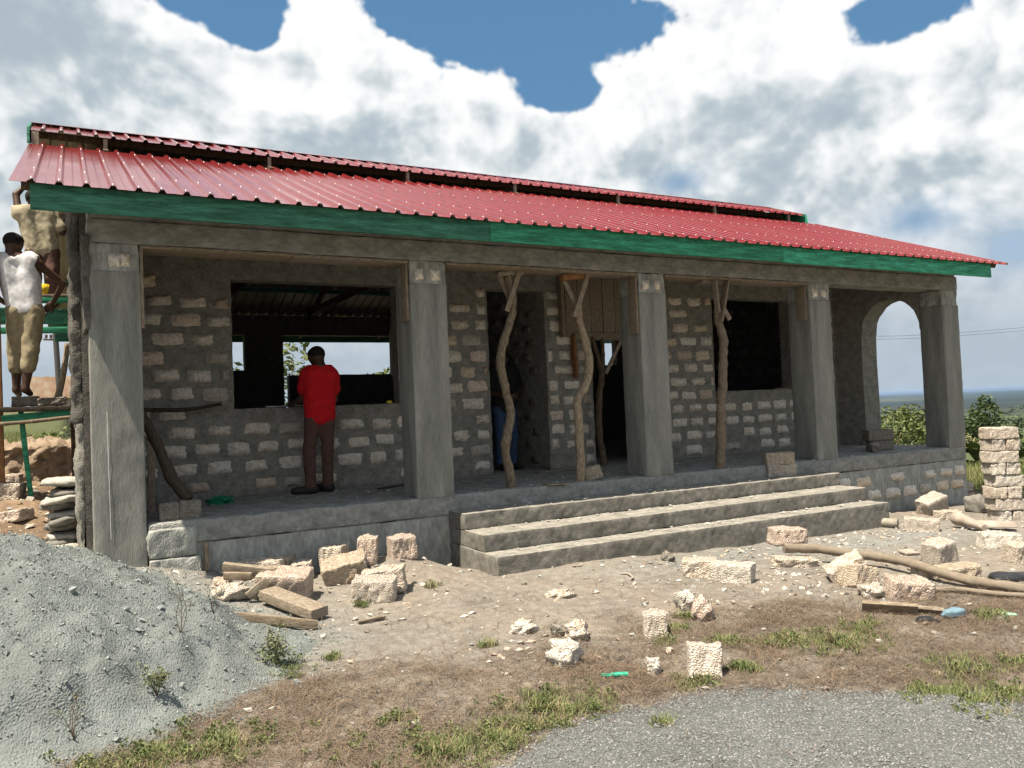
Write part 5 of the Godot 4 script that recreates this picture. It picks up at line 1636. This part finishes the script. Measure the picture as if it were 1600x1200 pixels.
func people() -> void:
	# man in red at the first window
	var o := Vector3(2.20, FLOOR, -1.47)
	var p := thing("person", "man in a red shirt and brown trousers standing at the first window, seen from behind", "person", o)
	var j := {"head": Vector3(0.03, 1.475, -0.07), "neck": Vector3(0.045, 1.335, -0.02), "slim": 0.88, "ls": Vector3(-0.085, 1.26, -0.06), "rs": Vector3(0.175, 1.255, 0.01),
		"le": Vector3(-0.135, 1.02, -0.13), "lw": Vector3(-0.19, 0.975, -0.35), "re": Vector3(0.215, 1.0, -0.05), "rw": Vector3(0.13, 0.965, -0.25),
		"ld": Vector3(0.02, -0.01, -0.1), "rd": Vector3(-0.05, -0.01, -0.1), "lu": Vector3.UP, "ru": Vector3.UP,
		"lh": Vector3(-0.045, 0.81, 0.0), "rh": Vector3(0.10, 0.81, 0.01), "lk": Vector3(-0.10, 0.45, -0.01), "rk": Vector3(0.10, 0.45, 0.0), "la": Vector3(-0.105, 0.075, 0.05), "ra": Vector3(0.10, 0.075, -0.03),
		"lt": Vector3(-0.25, 0.035, 0.02), "rt": Vector3(0.02, 0.035, -0.13)}
	var face := Vector3(-0.22, -0.35, -0.9)
	part("body", body_mesh(j, face, Vector3.UP), M.skin, p)
	part("hair", hair_mesh(j.head, face, Vector3.UP), M.hair, p)
	part("shirt", torso_cloth(j, 0.028, 0.55, 0.085, 0.05, 41, 0.012), M.red_cloth, p)
	part("trousers", trousers(j, 0.014, 1.02, 42, 0.009), M.brown_cloth, p)
	part("shoe", shoe(j.la, j.lt), M.shoe, p)
	part("shoe", shoe(j.ra, j.rt), M.shoe, p)
	# man in the doorway
	o = Vector3(5.02, FLOOR, -2.45)
	p = thing("person", "man in a dark shirt and blue jeans standing in the shade of the first doorway", "person", o)
	j = {"head": Vector3(-0.02, 1.50, 0.05), "neck": Vector3(0.0, 1.36, 0.0), "ls": Vector3(0.18, 1.30, 0.0), "rs": Vector3(-0.17, 1.30, -0.04),
		"le": Vector3(0.24, 1.04, 0.04), "lw": Vector3(0.02, 1.00, 0.20), "re": Vector3(-0.22, 1.04, 0.0), "rw": Vector3(-0.05, 0.99, 0.20),
		"ld": Vector3(-0.1, 0.0, 0.02), "rd": Vector3(0.1, 0.0, 0.03), "lu": Vector3(0, 0.3, 1), "ru": Vector3(0, 0.3, 1),
		"lh": Vector3(0.09, 0.83, 0.0), "rh": Vector3(-0.08, 0.83, 0.0), "lk": Vector3(0.10, 0.46, 0.04), "rk": Vector3(-0.09, 0.46, 0.03), "la": Vector3(0.10, 0.075, 0.0), "ra": Vector3(-0.09, 0.075, 0.0),
		"lt": Vector3(0.13, 0.035, 0.13), "rt": Vector3(-0.12, 0.035, 0.13)}
	face = Vector3(-0.35, -0.45, 0.8)
	part("body", body_mesh(j, face, Vector3.UP), M.skin, p)
	part("hair", hair_mesh(j.head, face, Vector3.UP), M.hair, p)
	part("shirt", torso_cloth(j, 0.022, 0.6, 0.07, 0.05, 43), M.black_cloth, p)
	part("trousers", trousers(j, 0.012, 1.02, 44), M.denim, p)
	part("shoe", shoe(j.la, j.lt), M.shoe, p)
	part("shoe", shoe(j.ra, j.rt), M.shoe, p)
	# mason in a white vest on the scaffold
	o = Vector3(-0.58, 1.845, -2.50)
	p = thing("person", "barefoot man in white sleeveless vest and khaki cut-off trousers on the scaffold", "person", o)
	j = {"head": Vector3(-0.055, 1.595, -0.04), "neck": Vector3(-0.035, 1.45, 0.0), "ls": Vector3(-0.215, 1.375, -0.02), "rs": Vector3(0.155, 1.385, 0.02),
		"le": Vector3(-0.29, 1.10, -0.03), "lw": Vector3(-0.16, 1.00, -0.22), "re": Vector3(0.385, 1.20, -0.06), "rw": Vector3(0.285, 1.02, -0.24),
		"ld": Vector3(0.08, -0.02, -0.06), "rd": Vector3(-0.05, -0.05, -0.06), "lu": Vector3.UP, "ru": Vector3(0.6, 0.6, 0.2),
		"slim": 0.92, "lh": Vector3(-0.035, 0.88, -0.01), "rh": Vector3(0.105, 0.88, 0.01), "lk": Vector3(-0.055, 0.48, -0.10), "rk": Vector3(0.075, 0.47, 0.03), "la": Vector3(-0.065, 0.075, -0.13), "ra": Vector3(0.02, 0.075, 0.04),
		"lt": Vector3(-0.05, 0.03, -0.27), "rt": Vector3(0.06, 0.03, -0.10)}
	face = Vector3(0.45, -0.12, -0.88)
	part("body", body_mesh(j, face, Vector3.UP), M.skin, p)
	part("hair", hair_mesh(j.head, face, Vector3.UP), M.hair, p)
	part("vest", torso_cloth(j, 0.020, 0.0, 0.02, 0.06, 45, 0.010, true), M.white_cloth, p)
	part("trousers", trousers(j, 0.030, 0.42, 46, 0.015), M.khaki_cloth, p)
	# second mason above him, his head behind the fascia
	o = Vector3(-0.44, 2.965, -4.10)
	p = thing("person", "man in loose tan shirt working under the eave, head hidden by green fascia", "person", o)
	j = {"head": Vector3(-0.06, 1.36, -0.05), "neck": Vector3(-0.04, 1.22, 0.0), "ls": Vector3(-0.22, 1.15, 0.02), "rs": Vector3(0.14, 1.16, -0.02),
		"le": Vector3(-0.25, 1.40, -0.05), "lw": Vector3(-0.12, 1.58, -0.12), "re": Vector3(0.24, 0.95, 0.02), "rw": Vector3(0.26, 1.12, -0.15),
		"lh": Vector3(-0.06, 0.70, 0.0), "rh": Vector3(0.10, 0.70, 0.0), "lk": Vector3(-0.07, 0.38, 0.09), "rk": Vector3(0.12, 0.38, 0.07), "la": Vector3(-0.07, 0.075, -0.03), "ra": Vector3(0.11, 0.075, -0.02),
		"lt": Vector3(-0.10, 0.03, 0.10), "rt": Vector3(0.13, 0.03, 0.10)}
	face = Vector3(0.2, 0.1, -0.9)
	part("body", body_mesh(j, face, Vector3.UP), M.skin, p)
	part("hair", hair_mesh(j.head, face, Vector3.UP), M.hair, p)
	part("shirt", torso_cloth(j, 0.022, 0.7, 0.10, 0.05, 47, 0.013), M.tan_cloth, p)
	part("trousers", trousers(j, 0.018, 1.0, 48), M.brown_cloth, p)

# ------------------------------------------------------------------ what stands behind the house
func shrub(n: String, at: Vector3, blobs: Array, size: float, ca: Color, cb: Color, label: String, category: String, group := "") -> void:
	var t := thing(n, label, category, at, 0.0, group)
	var st := S()
	for b in blobs:
		leaves(st, b[0], b[1], b[2], size, ca, cb)
	part("foliage", done(st), M.leaf, t)
	st = S()
	for b in blobs:
		var c: Vector3 = b[0]
		tube(st, smooth_path([Vector3(c.x * 0.15, -0.05, c.z * 0.15), Vector3(c.x * 0.5, c.y * 0.55, c.z * 0.5), c], 4), 0.03, 0.012, 6, 0.2)
	part("stem", done(st), M.bark, t)

func background() -> void:
	var ga := Color(0.065, 0.092, 0.026)
	var gb := Color(0.15, 0.17, 0.066)
	var dk := Color(0.030, 0.050, 0.018)
	var dk2 := Color(0.07, 0.105, 0.035)
	shrub("shrub", v3(17.6, -6.0), [[Vector3(-0.9, 0.65, 0.1), Vector3(0.7, 0.55, 0.6), 700], [Vector3(0.2, 0.95, 0), Vector3(0.9, 0.62, 0.7), 1100], [Vector3(1.3, 0.75, 0), Vector3(0.8, 0.65, 0.6), 900], [Vector3(0.9, 1.25, 0.1), Vector3(0.5, 0.35, 0.4), 340]], 0.06, ga, gb, "yellow green leafy shrub seen through the arch", "shrub")
	shrub("bushy_tree", v3(22.6, -6.6), [[Vector3(0, 0.75, 0), Vector3(0.55, 0.6, 0.5), 760], [Vector3(0.25, 1.35, 0), Vector3(0.5, 0.5, 0.45), 680], [Vector3(-0.2, 1.15, 0), Vector3(0.45, 0.4, 0.45), 460], [Vector3(0.35, 1.75, 0), Vector3(0.28, 0.25, 0.25), 180]], 0.06, dk, dk2, "dark bushy tree on the slope between the corner column and the block pillar", "tree")
	shrub("shrub", v3(21.2, -6.2), [[Vector3(-0.5, 0.5, 0), Vector3(0.7, 0.5, 0.6), 380], [Vector3(0.3, 0.35, 0.2), Vector3(0.6, 0.4, 0.5), 260]], 0.08, Color(0.11, 0.12, 0.045), Color(0.22, 0.21, 0.10), "dry olive shrub beside the corner column, left of the dark bushy tree", "shrub")
	shrub("shrub", v3(26.5, -7.0), [[Vector3(0, 0.4, 0), Vector3(1.3, 0.5, 0.8), 420], [Vector3(1.4, 0.35, 0), Vector3(0.9, 0.4, 0.6), 260]], 0.09, ga, gb, "low spreading shrub right of the dark bushy tree", "shrub")
	shrub("leafy_tree", v3(4.4, -13.0), [[Vector3(0.25, 2.0, 0), Vector3(0.8, 0.9, 0.8), 330], [Vector3(0.3, 3.0, 0), Vector3(0.55, 0.6, 0.55), 150], [Vector3(-1.1, 2.4, 0), Vector3(0.7, 0.6, 0.6), 190], [Vector3(0.9, 2.35, 0.2), Vector3(0.45, 0.4, 0.5), 90], [Vector3(0.1, 1.0, 0), Vector3(0.7, 0.7, 0.6), 220]], 0.10, ga, gb, "leafy tree behind the house, seen through the left part of the first window", "tree")
	shrub("leafy_tree", v3(7.2, -13.4), [[Vector3(0.0, 2.3, 0), Vector3(0.75, 0.5, 0.6), 300], [Vector3(0.4, 2.75, 0), Vector3(0.4, 0.35, 0.4), 130], [Vector3(-0.5, 1.6, 0), Vector3(0.7, 0.7, 0.6), 200]], 0.09, ga, gb, "pale leafy tree behind the house, seen through the right part of the first window", "tree")
	shrub("shrub", v3(-0.35, -6.9), [[Vector3(0.1, 0.18, 0), Vector3(0.42, 0.22, 0.4), 260], [Vector3(-0.35, 0.12, -0.3), Vector3(0.35, 0.18, 0.3), 160]], 0.035, Color(0.07, 0.11, 0.03), Color(0.16, 0.2, 0.07), "low green shrub on top of the cut bank behind the scaffold", "shrub")
	# hut with a rusty roof
	var y := ground(-0.5, -31.0)
	var hut := thing("hut", "small hut with a rusty brown sheet roof on the rise behind the scaffold", "hut", Vector3(0.6, y, -31.5))
	part("wall", box_mesh(Vector3(-2.1, -0.4, -2.2), Vector3(2.1, 0.95, 1.4), 1.0, 0.0, 0.01), M.white_wall, hut)
	var st := S()
	var n := 24
	for k in n:
		var a := -2.35 + 4.7 * k / n
		var b := -2.35 + 4.7 * (k + 1) / n
		var ya := 0.03 * (k % 2)
		var yb := 0.03 * ((k + 1) % 2)
		quad(st, Vector3(a, 0.72 + ya, 1.9), Vector3(b, 0.72 + yb, 1.9), Vector3(b, 1.72 + yb, -0.4), Vector3(a, 1.72 + ya, -0.4), Vector3(0, 1, 0.5))
		quad(st, Vector3(a, 0.72 + ya, -2.7), Vector3(b, 0.72 + yb, -2.7), Vector3(b, 1.72 + yb, -0.4), Vector3(a, 1.72 + ya, -0.4), Vector3(0, 1, -0.5))
	part("roof", done(st), M.rusty, hut)
	var pole := thing("utility_pole", "dark wooden utility pole standing behind the hut on the left", "utility pole", Vector3(-0.62, ground(-0.62, -29.0), -29.0))
	part("pole", tube_mesh([Vector3(0, -0.3, 0), Vector3(-0.08, 1.8, 0), Vector3(-0.22, 5.6, 0)], 0.115, 0.10, 10, 3, 0.0), M.iron, pole)
	part("crossarm", box_mesh(Vector3(-0.55, 3.0, -0.06), Vector3(0.25, 3.08, 0.06), 0.3, 0.0, 0.0), M.iron, pole)
	for k in 2:
		part("insulator", lump(Vector3(0.05, 0.08, 0.05), 0.0, 60), M.iron, pole, Transform3D(Basis(), Vector3(-0.45 + 0.16 * k, 3.16, 0)))
	for k in 2:
		st = S()
		tube(st, smooth_path([Vector3(14.0, 4.75 - 0.1 * k, -25.0), Vector3(38.0, 4.93 - 0.16 * k, -25.0), Vector3(50.0, 5.22 - 0.2 * k, -25.0), Vector3(75.0, 6.7 - 0.25 * k, -25.0)], 14), 0.010, 0.010, 5, 0.0, false)
		one("overhead_wire", done(st), M.wire, "%s of two thin overhead wires crossing the sky on the right" % ["upper", "lower"][k], "wire", Transform3D(), "overhead wires")
	# scrub on the slope and the plain
	var r := RandomNumberGenerator.new()
	r.seed = 99
	var xf := []
	var cl := []
	for i in 2600:
		var d := 24.0 * pow(60.0, r.randf())
		var a := deg_to_rad(r.randf_range(36.0, 74.0))
		var x := -0.1 + d * sin(a)
		var z := 7.2 - d * cos(a)
		if x < 19.0 and z > -12.0:
			continue
		if n_lo.get_noise_2d(x * 0.03, z * 0.03) < -0.12 and r.randf() < 0.8:
			continue
		var s := r.randf_range(0.35, 1.0) * (0.7 + minf(d, 500.0) / 160.0)
		xf.append(Transform3D(Basis(Vector3.UP, r.randf() * TAU).scaled(Vector3(s * 1.3, s * r.randf_range(0.55, 0.95), s * 1.3)), Vector3(x, ground(x, z) + s * 0.2, z)))
		var t := r.randf_range(0.7, 1.25)
		cl.append(Color(0.105 * t, 0.125 * t, 0.052 * t).lerp(Color(0.045, 0.065, 0.030), r.randf()))
	st = S()
	leaves(st, Vector3.ZERO, Vector3.ONE, 90, 0.34, Color(0.85, 0.85, 0.85), Color(1.15, 1.1, 1.0))
	swarm("distant_scrub", done(st), M.leaf, xf, cl, "scrub covering the slope and the plain towards the horizon", "scrub")

# ------------------------------------------------------------------ what covers the ground
func stone_mesh() -> ArrayMesh:
	var st := S()
	st.set_smooth_group(-1)
	var p := []
	for i in 6:
		var a := TAU * i / 6.0
		p.append(Vector3(cos(a), -0.1 + 0.25 * (i % 2), sin(a)) * (0.75 + 0.25 * ((i * 7) % 3)))
	for i in 6:
		tri(st, p[i], p[(i + 1) % 6], Vector3(0.1, 0.72, -0.08), Vector3.UP + p[i])
		tri(st, p[i], p[(i + 1) % 6], Vector3(0, -0.6, 0), Vector3.DOWN + p[i])
	return done(st)

func blades(n: int, h: float, spread: float, width: float, lie: float, seg := 2) -> ArrayMesh:
	var st := S()
	for i in n:
		var a := rng.randf() * TAU
		var d := Vector3(cos(a), 0, sin(a))
		var sd := Vector3(-d.z, 0, d.x)
		var b := Vector3(rng.randf_range(-1, 1), 0, rng.randf_range(-1, 1)) * spread
		var l := h * rng.randf_range(0.5, 1.25)
		var lean := lie * rng.randf_range(0.5, 1.2)
		var prev := b
		var shade := rng.randf_range(0.75, 1.15)
		st.set_color(Color(shade, shade, shade))
		for k in seg:
			var t := (k + 1.0) / seg
			var an := lean * t
			var cur := prev + (d * sin(an) + Vector3.UP * cos(an)) * l / seg
			if lie > 1.2:
				cur = b + (d * t + sd * 0.25 * sin(t * 3.0 + a * 5.0)) * l + Vector3.UP * (0.007 * sin(t * PI) + 0.003) * (1.0 + 1.0 * (i % 3))
			var w0 := width * (1.0 - k / float(seg) * 0.7)
			var w1 := width * (1.0 - t * 0.85)
			quad(st, prev - sd * w0, prev + sd * w0, cur + sd * w1, cur - sd * w1, Vector3.UP + d)
			prev = cur
	return done(st)

func ground_cover() -> void:
	var r := RandomNumberGenerator.new()
	r.seed = 5
	var stone := stone_mesh()
	var xf := []
	var cl := []
	# gravel of the path
	while xf.size() < 26000:
		var x := r.randf_range(0.9, 4.3)
		var z := r.randf_range(3.85, 5.7)
		if path_depth(x, z) < r.randf_range(-0.12, 0.03):
			continue
		var s := 0.003 + 0.0045 * pow(r.randf(), 3.0)
		var y := ground(x, z) + (0.014 if path_depth(x, z) > 0.0 else 0.002)
		xf.append(Transform3D(Basis.from_euler(Vector3(r.randf() * 6, r.randf() * 6, r.randf() * 6)).scaled(Vector3(s, s * 0.75, s * 0.9)), Vector3(x, y + s * 0.3, z)))
		var k := r.randf_range(0.17, 0.265)
		cl.append(Color(k, k * 1.02, k * 1.02))
	swarm("path_gravel", stone, M.stone_bit, xf, cl, "loose grey gravel covering the path in the right foreground", "gravel")
	xf = []
	cl = []
	while xf.size() < 16000:
		var x := r.randf_range(-1.6, 1.6)
		var z := r.randf_range(0.0, 3.6)
		var h := heap_height(x, z)
		if h < -0.03:
			continue
		var s := 0.0035 + 0.009 * pow(r.randf(), 5.0)
		if r.randf() < 0.004:
			s = r.randf_range(0.015, 0.03)
		xf.append(Transform3D(Basis.from_euler(Vector3(r.randf() * 6, r.randf() * 6, r.randf() * 6)).scaled(Vector3(s, s * 0.8, s * 0.9)), Vector3(x, ground(x, z) + maxf(h, 0.0) + s * 0.25, z)))
		var k := r.randf_range(0.18, 0.26)
		cl.append(Color(k * 0.93, k * 1.03, k))
	swarm("heap_chippings", stone, M.stone_bit, xf, cl, "loose chippings on the heap of crushed stone", "gravel")
	# rubble of coral and mortar
	xf = []
	cl = []
	while xf.size() < 5500:
		var x := r.randf_range(-1.0, 11.0)
		var z := r.randf_range(-2.2, 4.6)
		var near := bell(x, z, 0.5, 0.35, 1.0, 0.5) + bell(x, z, 1.5, 0.8, 1.0, 0.8) + bell(x, z, 5.6, 2.7, 1.6, 1.2) + bell(x, z, 7.0, 1.5, 2.2, 0.6) + 0.8 * bell(x, z, 2.3, 2.9, 0.5, 0.4) + 0.6 * bell(x, z, -0.6, -1.4, 0.5, 1.0) + 0.10
		if x < 0.4 and x > -0.5 and z < -0.4 and z > -8.0 and x > -0.1:
			continue
		if z < 1.05 and x > 3.0 and x < 8.3 or z < 0.05 and x > 0.0:
			continue
		if r.randf() > near or path_depth(x, z) > 0.0 or heap_height(x, z) > 0.02:
			continue
		var s := 0.003 + 0.024 * pow(r.randf(), 6.0)
		xf.append(Transform3D(Basis.from_euler(Vector3(r.randf() * 0.8, r.randf() * 6, r.randf() * 0.8)).scaled(Vector3(s * 1.3, s * 0.8, s)), Vector3(x, ground(x, z) + s * 0.2, z)))
		var k := r.randf_range(0.5, 1.05)
		var c := Color(0.50, 0.46, 0.40) if r.randf() < 0.55 else (Color(0.36, 0.36, 0.34) if r.randf() < 0.6 else Color(0.38, 0.30, 0.235))
		cl.append(Color(c.r * k, c.g * k, c.b * k))
	# clods of earth on the site at the left
	for i in 900:
		var x := r.randf_range(-2.2, -0.12)
		var z := r.randf_range(-4.6, -0.2)
		var s := 0.005 + 0.04 * pow(r.randf(), 3.5)
		xf.append(Transform3D(Basis.from_euler(Vector3(r.randf() * 0.8, r.randf() * 6, r.randf() * 0.8)).scaled(Vector3(s * 1.2, s * 0.8, s)), Vector3(x, ground(x, z) + s * 0.2, z)))
		var k := r.randf_range(0.6, 1.15)
		var c := Color(0.40, 0.30, 0.21) if r.randf() < 0.7 else Color(0.46, 0.42, 0.36)
		cl.append(Color(c.r * k, c.g * k, c.b * k))
	# crumbs on the veranda and the steps
	for i in 900:
		var x := r.randf_range(0.9, 11.0)
		var z := -1.7 * pow(r.randf(), 1.6)
		var y := FLOOR + 0.003
		if r.randf() < 0.45:
			x = r.randf_range(3.15, 8.1)
			var lv := r.randi() % 3
			y = [0.548, 0.395, 0.238][lv]
			z = [0.03, 0.36, 0.75][lv] + r.randf() * [0.28, 0.12, 0.12][lv]
		var s := 0.004 + 0.016 * pow(r.randf(), 4.0)
		xf.append(Transform3D(Basis(Vector3.UP, r.randf() * 6).scaled(Vector3(s * 1.3, s * 0.8, s)), Vector3(x, y + s * 0.3, z)))
		var k := r.randf_range(0.25, 0.48)
		cl.append(Color(k, k * 0.97, k * 0.9))
	swarm("rubble", stone, M.stone_bit, xf, cl, "crumbs of coral and mortar strewn over the yard, the steps and the veranda", "rubble")
	# dry litter
	xf = []
	cl = []
	var dry := blades(16, 0.11, 0.08, 0.0011, 1.6, 3)
	var tries := 0
	while xf.size() < 2300 and tries < 200000:
		tries += 1
		var x := r.randf_range(-0.4, 6.2)
		var z := r.randf_range(1.6, 5.2)
		if r.randf() > pow(litter_amount(x, z), 2.0) + 0.012 or path_depth(x, z) > -0.02 and r.randf() > 0.02 or heap_height(x, z) > 0.04:
			continue
		var s := r.randf_range(0.6, 1.5)
		xf.append(Transform3D(Basis(Vector3.UP, r.randf() * TAU).scaled(Vector3(s, s * r.randf_range(0.5, 1.2), s)), Vector3(x, ground(x, z), z)))
		var k := r.randf_range(0.4, 1.2)
		cl.append(Color(0.20 * k, 0.150 * k, 0.105 * k))
	var twig := blades(4, 0.20, 0.10, 0.0016, 1.6, 3)
	var xt := []
	var ct := []
	tries = 0
	while xt.size() < 2600 and tries < 100000:
		tries += 1
		var x := r.randf_range(-0.2, 6.2)
		var z := r.randf_range(1.4, 5.2)
		if r.randf() > 0.08 + 0.6 * litter_amount(x, z) or path_depth(x, z) > 0.0 and r.randf() > 0.08 or heap_height(x, z) > 0.03:
			continue
		var s := r.randf_range(0.4, 1.3)
		xt.append(Transform3D(Basis(Vector3.UP, r.randf() * TAU).scaled(Vector3(s, s, s)), Vector3(x, ground(x, z) + 0.002, z)))
		var k := r.randf_range(0.35, 1.0)
		ct.append(Color(0.17 * k, 0.125 * k, 0.095 * k))
	swarm("dry_twigs", twig, M.litter, xt, ct, "thin dark dry twigs strewn over the sandy yard", "twigs")
	swarm("dry_weeds", dry, M.litter, xf, cl, "flattened dry brown weeds and stalks in the foreground", "dry weeds")
	# green tufts
	var spots := [Vector3(1.86, 3.80, 0.22), Vector3(1.26, 4.00, 0.18), Vector3(1.55, 3.95, 0.16), Vector3(0.42, 3.39, 0.16), Vector3(0.14, 3.32, 0.14), Vector3(3.83, 3.90, 0.19), Vector3(3.54, 3.68, 0.11), Vector3(4.17, 3.81, 0.10), Vector3(3.96, 4.56, 0.15), Vector3(3.50, 4.69, 0.11), Vector3(3.64, 4.89, 0.17), Vector3(3.79, 4.95, 0.09), Vector3(4.25, 4.69, 0.08), Vector3(3.01, 3.91, 0.035), Vector3(2.71, 3.94, 0.10), Vector3(3.03, 3.95, 0.05), Vector3(2.48, 1.00, 0.05), Vector3(1.76, 1.21, 0.04), Vector3(1.23, 2.37, 0.04), Vector3(0.88, 2.41, 0.13), Vector3(0.36, 2.71, 0.07), Vector3(1.20, 3.54, 0.06), Vector3(2.01, 3.96, 0.09), Vector3(2.24, 4.27, 0.05), Vector3(3.02, 3.30, 0.05), Vector3(3.50, 2.91, 0.06), Vector3(2.10, 2.70, 0.04), Vector3(5.17, 4.01, 0.11), Vector3(3.69, 3.71, 0.10), Vector3(3.30, 3.50, 0.08), Vector3(3.26, 3.13, 0.06)]
	xf = []
	cl = []
	var tuft := blades(9, 0.036, 0.022, 0.0018, 1.05, 2)
	for q: Vector3 in spots:
		var n := int(40 + q.z * q.z * 14000)
		for i in n:
			var a := r.randf() * TAU
			var d := q.z * 1.45 * pow(r.randf(), 0.75)
			var x := q.x + cos(a) * d * 1.3
			var z := q.y + sin(a) * d
			if n_mid.get_noise_2d(x * 2.0, z * 2.0) < -0.05 + 0.25 * (d / q.z - 0.8):
				continue
			var s := r.randf_range(0.4, 1.7) * (1.2 - 0.45 * d / q.z)
			xf.append(Transform3D(Basis(Vector3.UP, r.randf() * TAU).scaled(Vector3(s, s, s)), Vector3(x, ground(x, z) + 0.002, z)))
			var t := r.randf()
			var c := Color(0.075, 0.112, 0.032).lerp(Color(0.19, 0.205, 0.085), t)
			if r.randf() < 0.18:
				c = Color(0.27, 0.22, 0.13)
			cl.append(c)
	swarm("green_grass", tuft, M.grass, xf, cl, "tufts of fresh green grass scattered over the foreground", "grass")
	xf = []
	cl = []
	var clump := S()
	leaves(clump, Vector3(0, 0.018, 0), Vector3(0.035, 0.022, 0.035), 26, 0.0085, Color(0.75, 0.75, 0.75), Color(1.2, 1.2, 1.1), 0.1)
	spots.append_array([Vector3(0.05, 3.25, 0.22), Vector3(0.30, 3.15, 0.18), Vector3(-0.2, 3.3, 0.16), Vector3(0.62, 3.35, 0.14), Vector3(1.0, 3.75, 0.16), Vector3(0.85, 2.45, 0.12)])
	for q: Vector3 in spots:
		for i in int(8 + q.z * q.z * 1900):
			var a := r.randf() * TAU
			var d := q.z * 1.5 * pow(r.randf(), 0.7)
			var x := q.x + cos(a) * d * 1.3
			var z := q.y + sin(a) * d
			if n_mid.get_noise_2d(x * 2.0 + 5.0, z * 2.0) < -0.02:
				continue
			var s := r.randf_range(0.4, 1.3)
			xf.append(Transform3D(Basis(Vector3.UP, r.randf() * TAU).scaled(Vector3(s, s * r.randf_range(0.7, 1.6), s)), Vector3(x, ground(x, z), z)))
			cl.append(Color(0.075, 0.105, 0.035).lerp(Color(0.17, 0.185, 0.075), r.randf()))
	swarm("green_weeds", done(clump), M.leaf, xf, cl, "low leafy green weeds growing among the grass tufts", "weeds")
	# tall grass on the slope at the right and on the bank at the left
	xf = []
	cl = []
	var tall := blades(10, 0.22, 0.10, 0.006, 0.7, 2)
	for i in 9000:
		var x := r.randf_range(11.9, 27.0)
		var z := r.randf_range(-9.0, 2.6)
		if i % 9 == 0:
			x = r.randf_range(-2.6, 0.0)
			z = r.randf_range(-11.5, -5.2)
		elif x < 12.0 + 1.2 * r.randf():
			continue
		var s := r.randf_range(0.5, 1.2) * (0.5 if x < 0.0 else 1.0)
		xf.append(Transform3D(Basis(Vector3.UP, r.randf() * TAU).scaled(Vector3(s, s * r.randf_range(0.6, 1.2), s)), Vector3(x, ground(x, z), z)))
		var c := Color(0.10, 0.14, 0.035).lerp(Color(0.24, 0.22, 0.11), clampf(0.5 + 0.9 * n_lo.get_noise_2d(x * 0.6, z * 0.6) + r.randf_range(-0.25, 0.25), 0, 1))
		cl.append(c)
	swarm("slope_grass", tall, M.grass, xf, cl, "rough green grass on the slope right of the house and on the bank at the left", "grass")
	# straggling weeds
	var wl := ["bushy weed with bare stalks at the foot of the stone heap", "thin bare weed standing against the stone heap, left of the bushy weed", "thin grey weed just left of the bushy weed", "leggy weed with green leaves at the lower left of the stone heap", "spindly weed in the lower left corner", "small leafless weed right of the white tipped block"]
	var ws := [Vector3(0.89, 2.35, 0.16), Vector3(0.38, 2.38, 0.22), Vector3(0.60, 2.05, 0.18), Vector3(0.22, 2.80, 0.12), Vector3(-0.14, 3.05, 0.16), Vector3(3.76, 3.92, 0.07)]
	for i in ws.size():
		var q: Vector3 = ws[i]
		var t := thing("weed", wl[i], "weed", v3(q.x, q.y), 0.0, "straggling weeds at the edge of the stone heap")
		t.position.y += maxf(0.0, heap_height(q.x, q.y))
		var st := S()
		var lf := S()
		var stems: int = [9, 4, 4, 7, 4, 3][i]
		for k in stems:
			var a := rng.randf() * TAU
			var lean := rng.randf_range(0.1, 0.6)
			var l := q.z * rng.randf_range(0.7, 1.5)
			var e := Vector3(cos(a) * lean, 1.0, sin(a) * lean).normalized() * l
			var m := e * 0.5 + Vector3(rng.randf_range(-1, 1), 0, rng.randf_range(-1, 1)) * l * 0.12
			tube(st, smooth_path([Vector3.ZERO, m, e], 4), 0.0022, 0.0010, 5, 0.0)
			for b in 3:
				var s0 := Vector3.ZERO.lerp(e, rng.randf_range(0.35, 0.9))
				var sd := (e * 0.5 + Vector3(rng.randf_range(-1, 1), 0.2, rng.randf_range(-1, 1)) * l * 0.45) * rng.randf_range(0.3, 0.6)
				tube(st, smooth_path([s0, s0 + sd * 0.5 + Vector3(0, 0.005, 0), s0 + sd], 2), 0.0012, 0.0007, 4, 0.0)
				if i in [0, 3]:
					leaves(lf, s0 + sd * 0.6, Vector3.ONE * 0.03, 9, 0.011, Color(0.09, 0.12, 0.05), Color(0.18, 0.20, 0.10))
			leaves(lf, e * 0.9, Vector3.ONE * 0.02, 4, 0.008, Color(0.14, 0.15, 0.07), Color(0.22, 0.21, 0.12))
		if i == 0:
			leaves(lf, Vector3(0, 0.06, 0), Vector3(0.12, 0.07, 0.10), 420, 0.012, Color(0.07, 0.095, 0.04), Color(0.17, 0.18, 0.10), 0.1)
		part("stalk", done(st), M.bark, t)
		part("leaf", done(lf), M.leaf, t).set_meta("kind", "stuff")
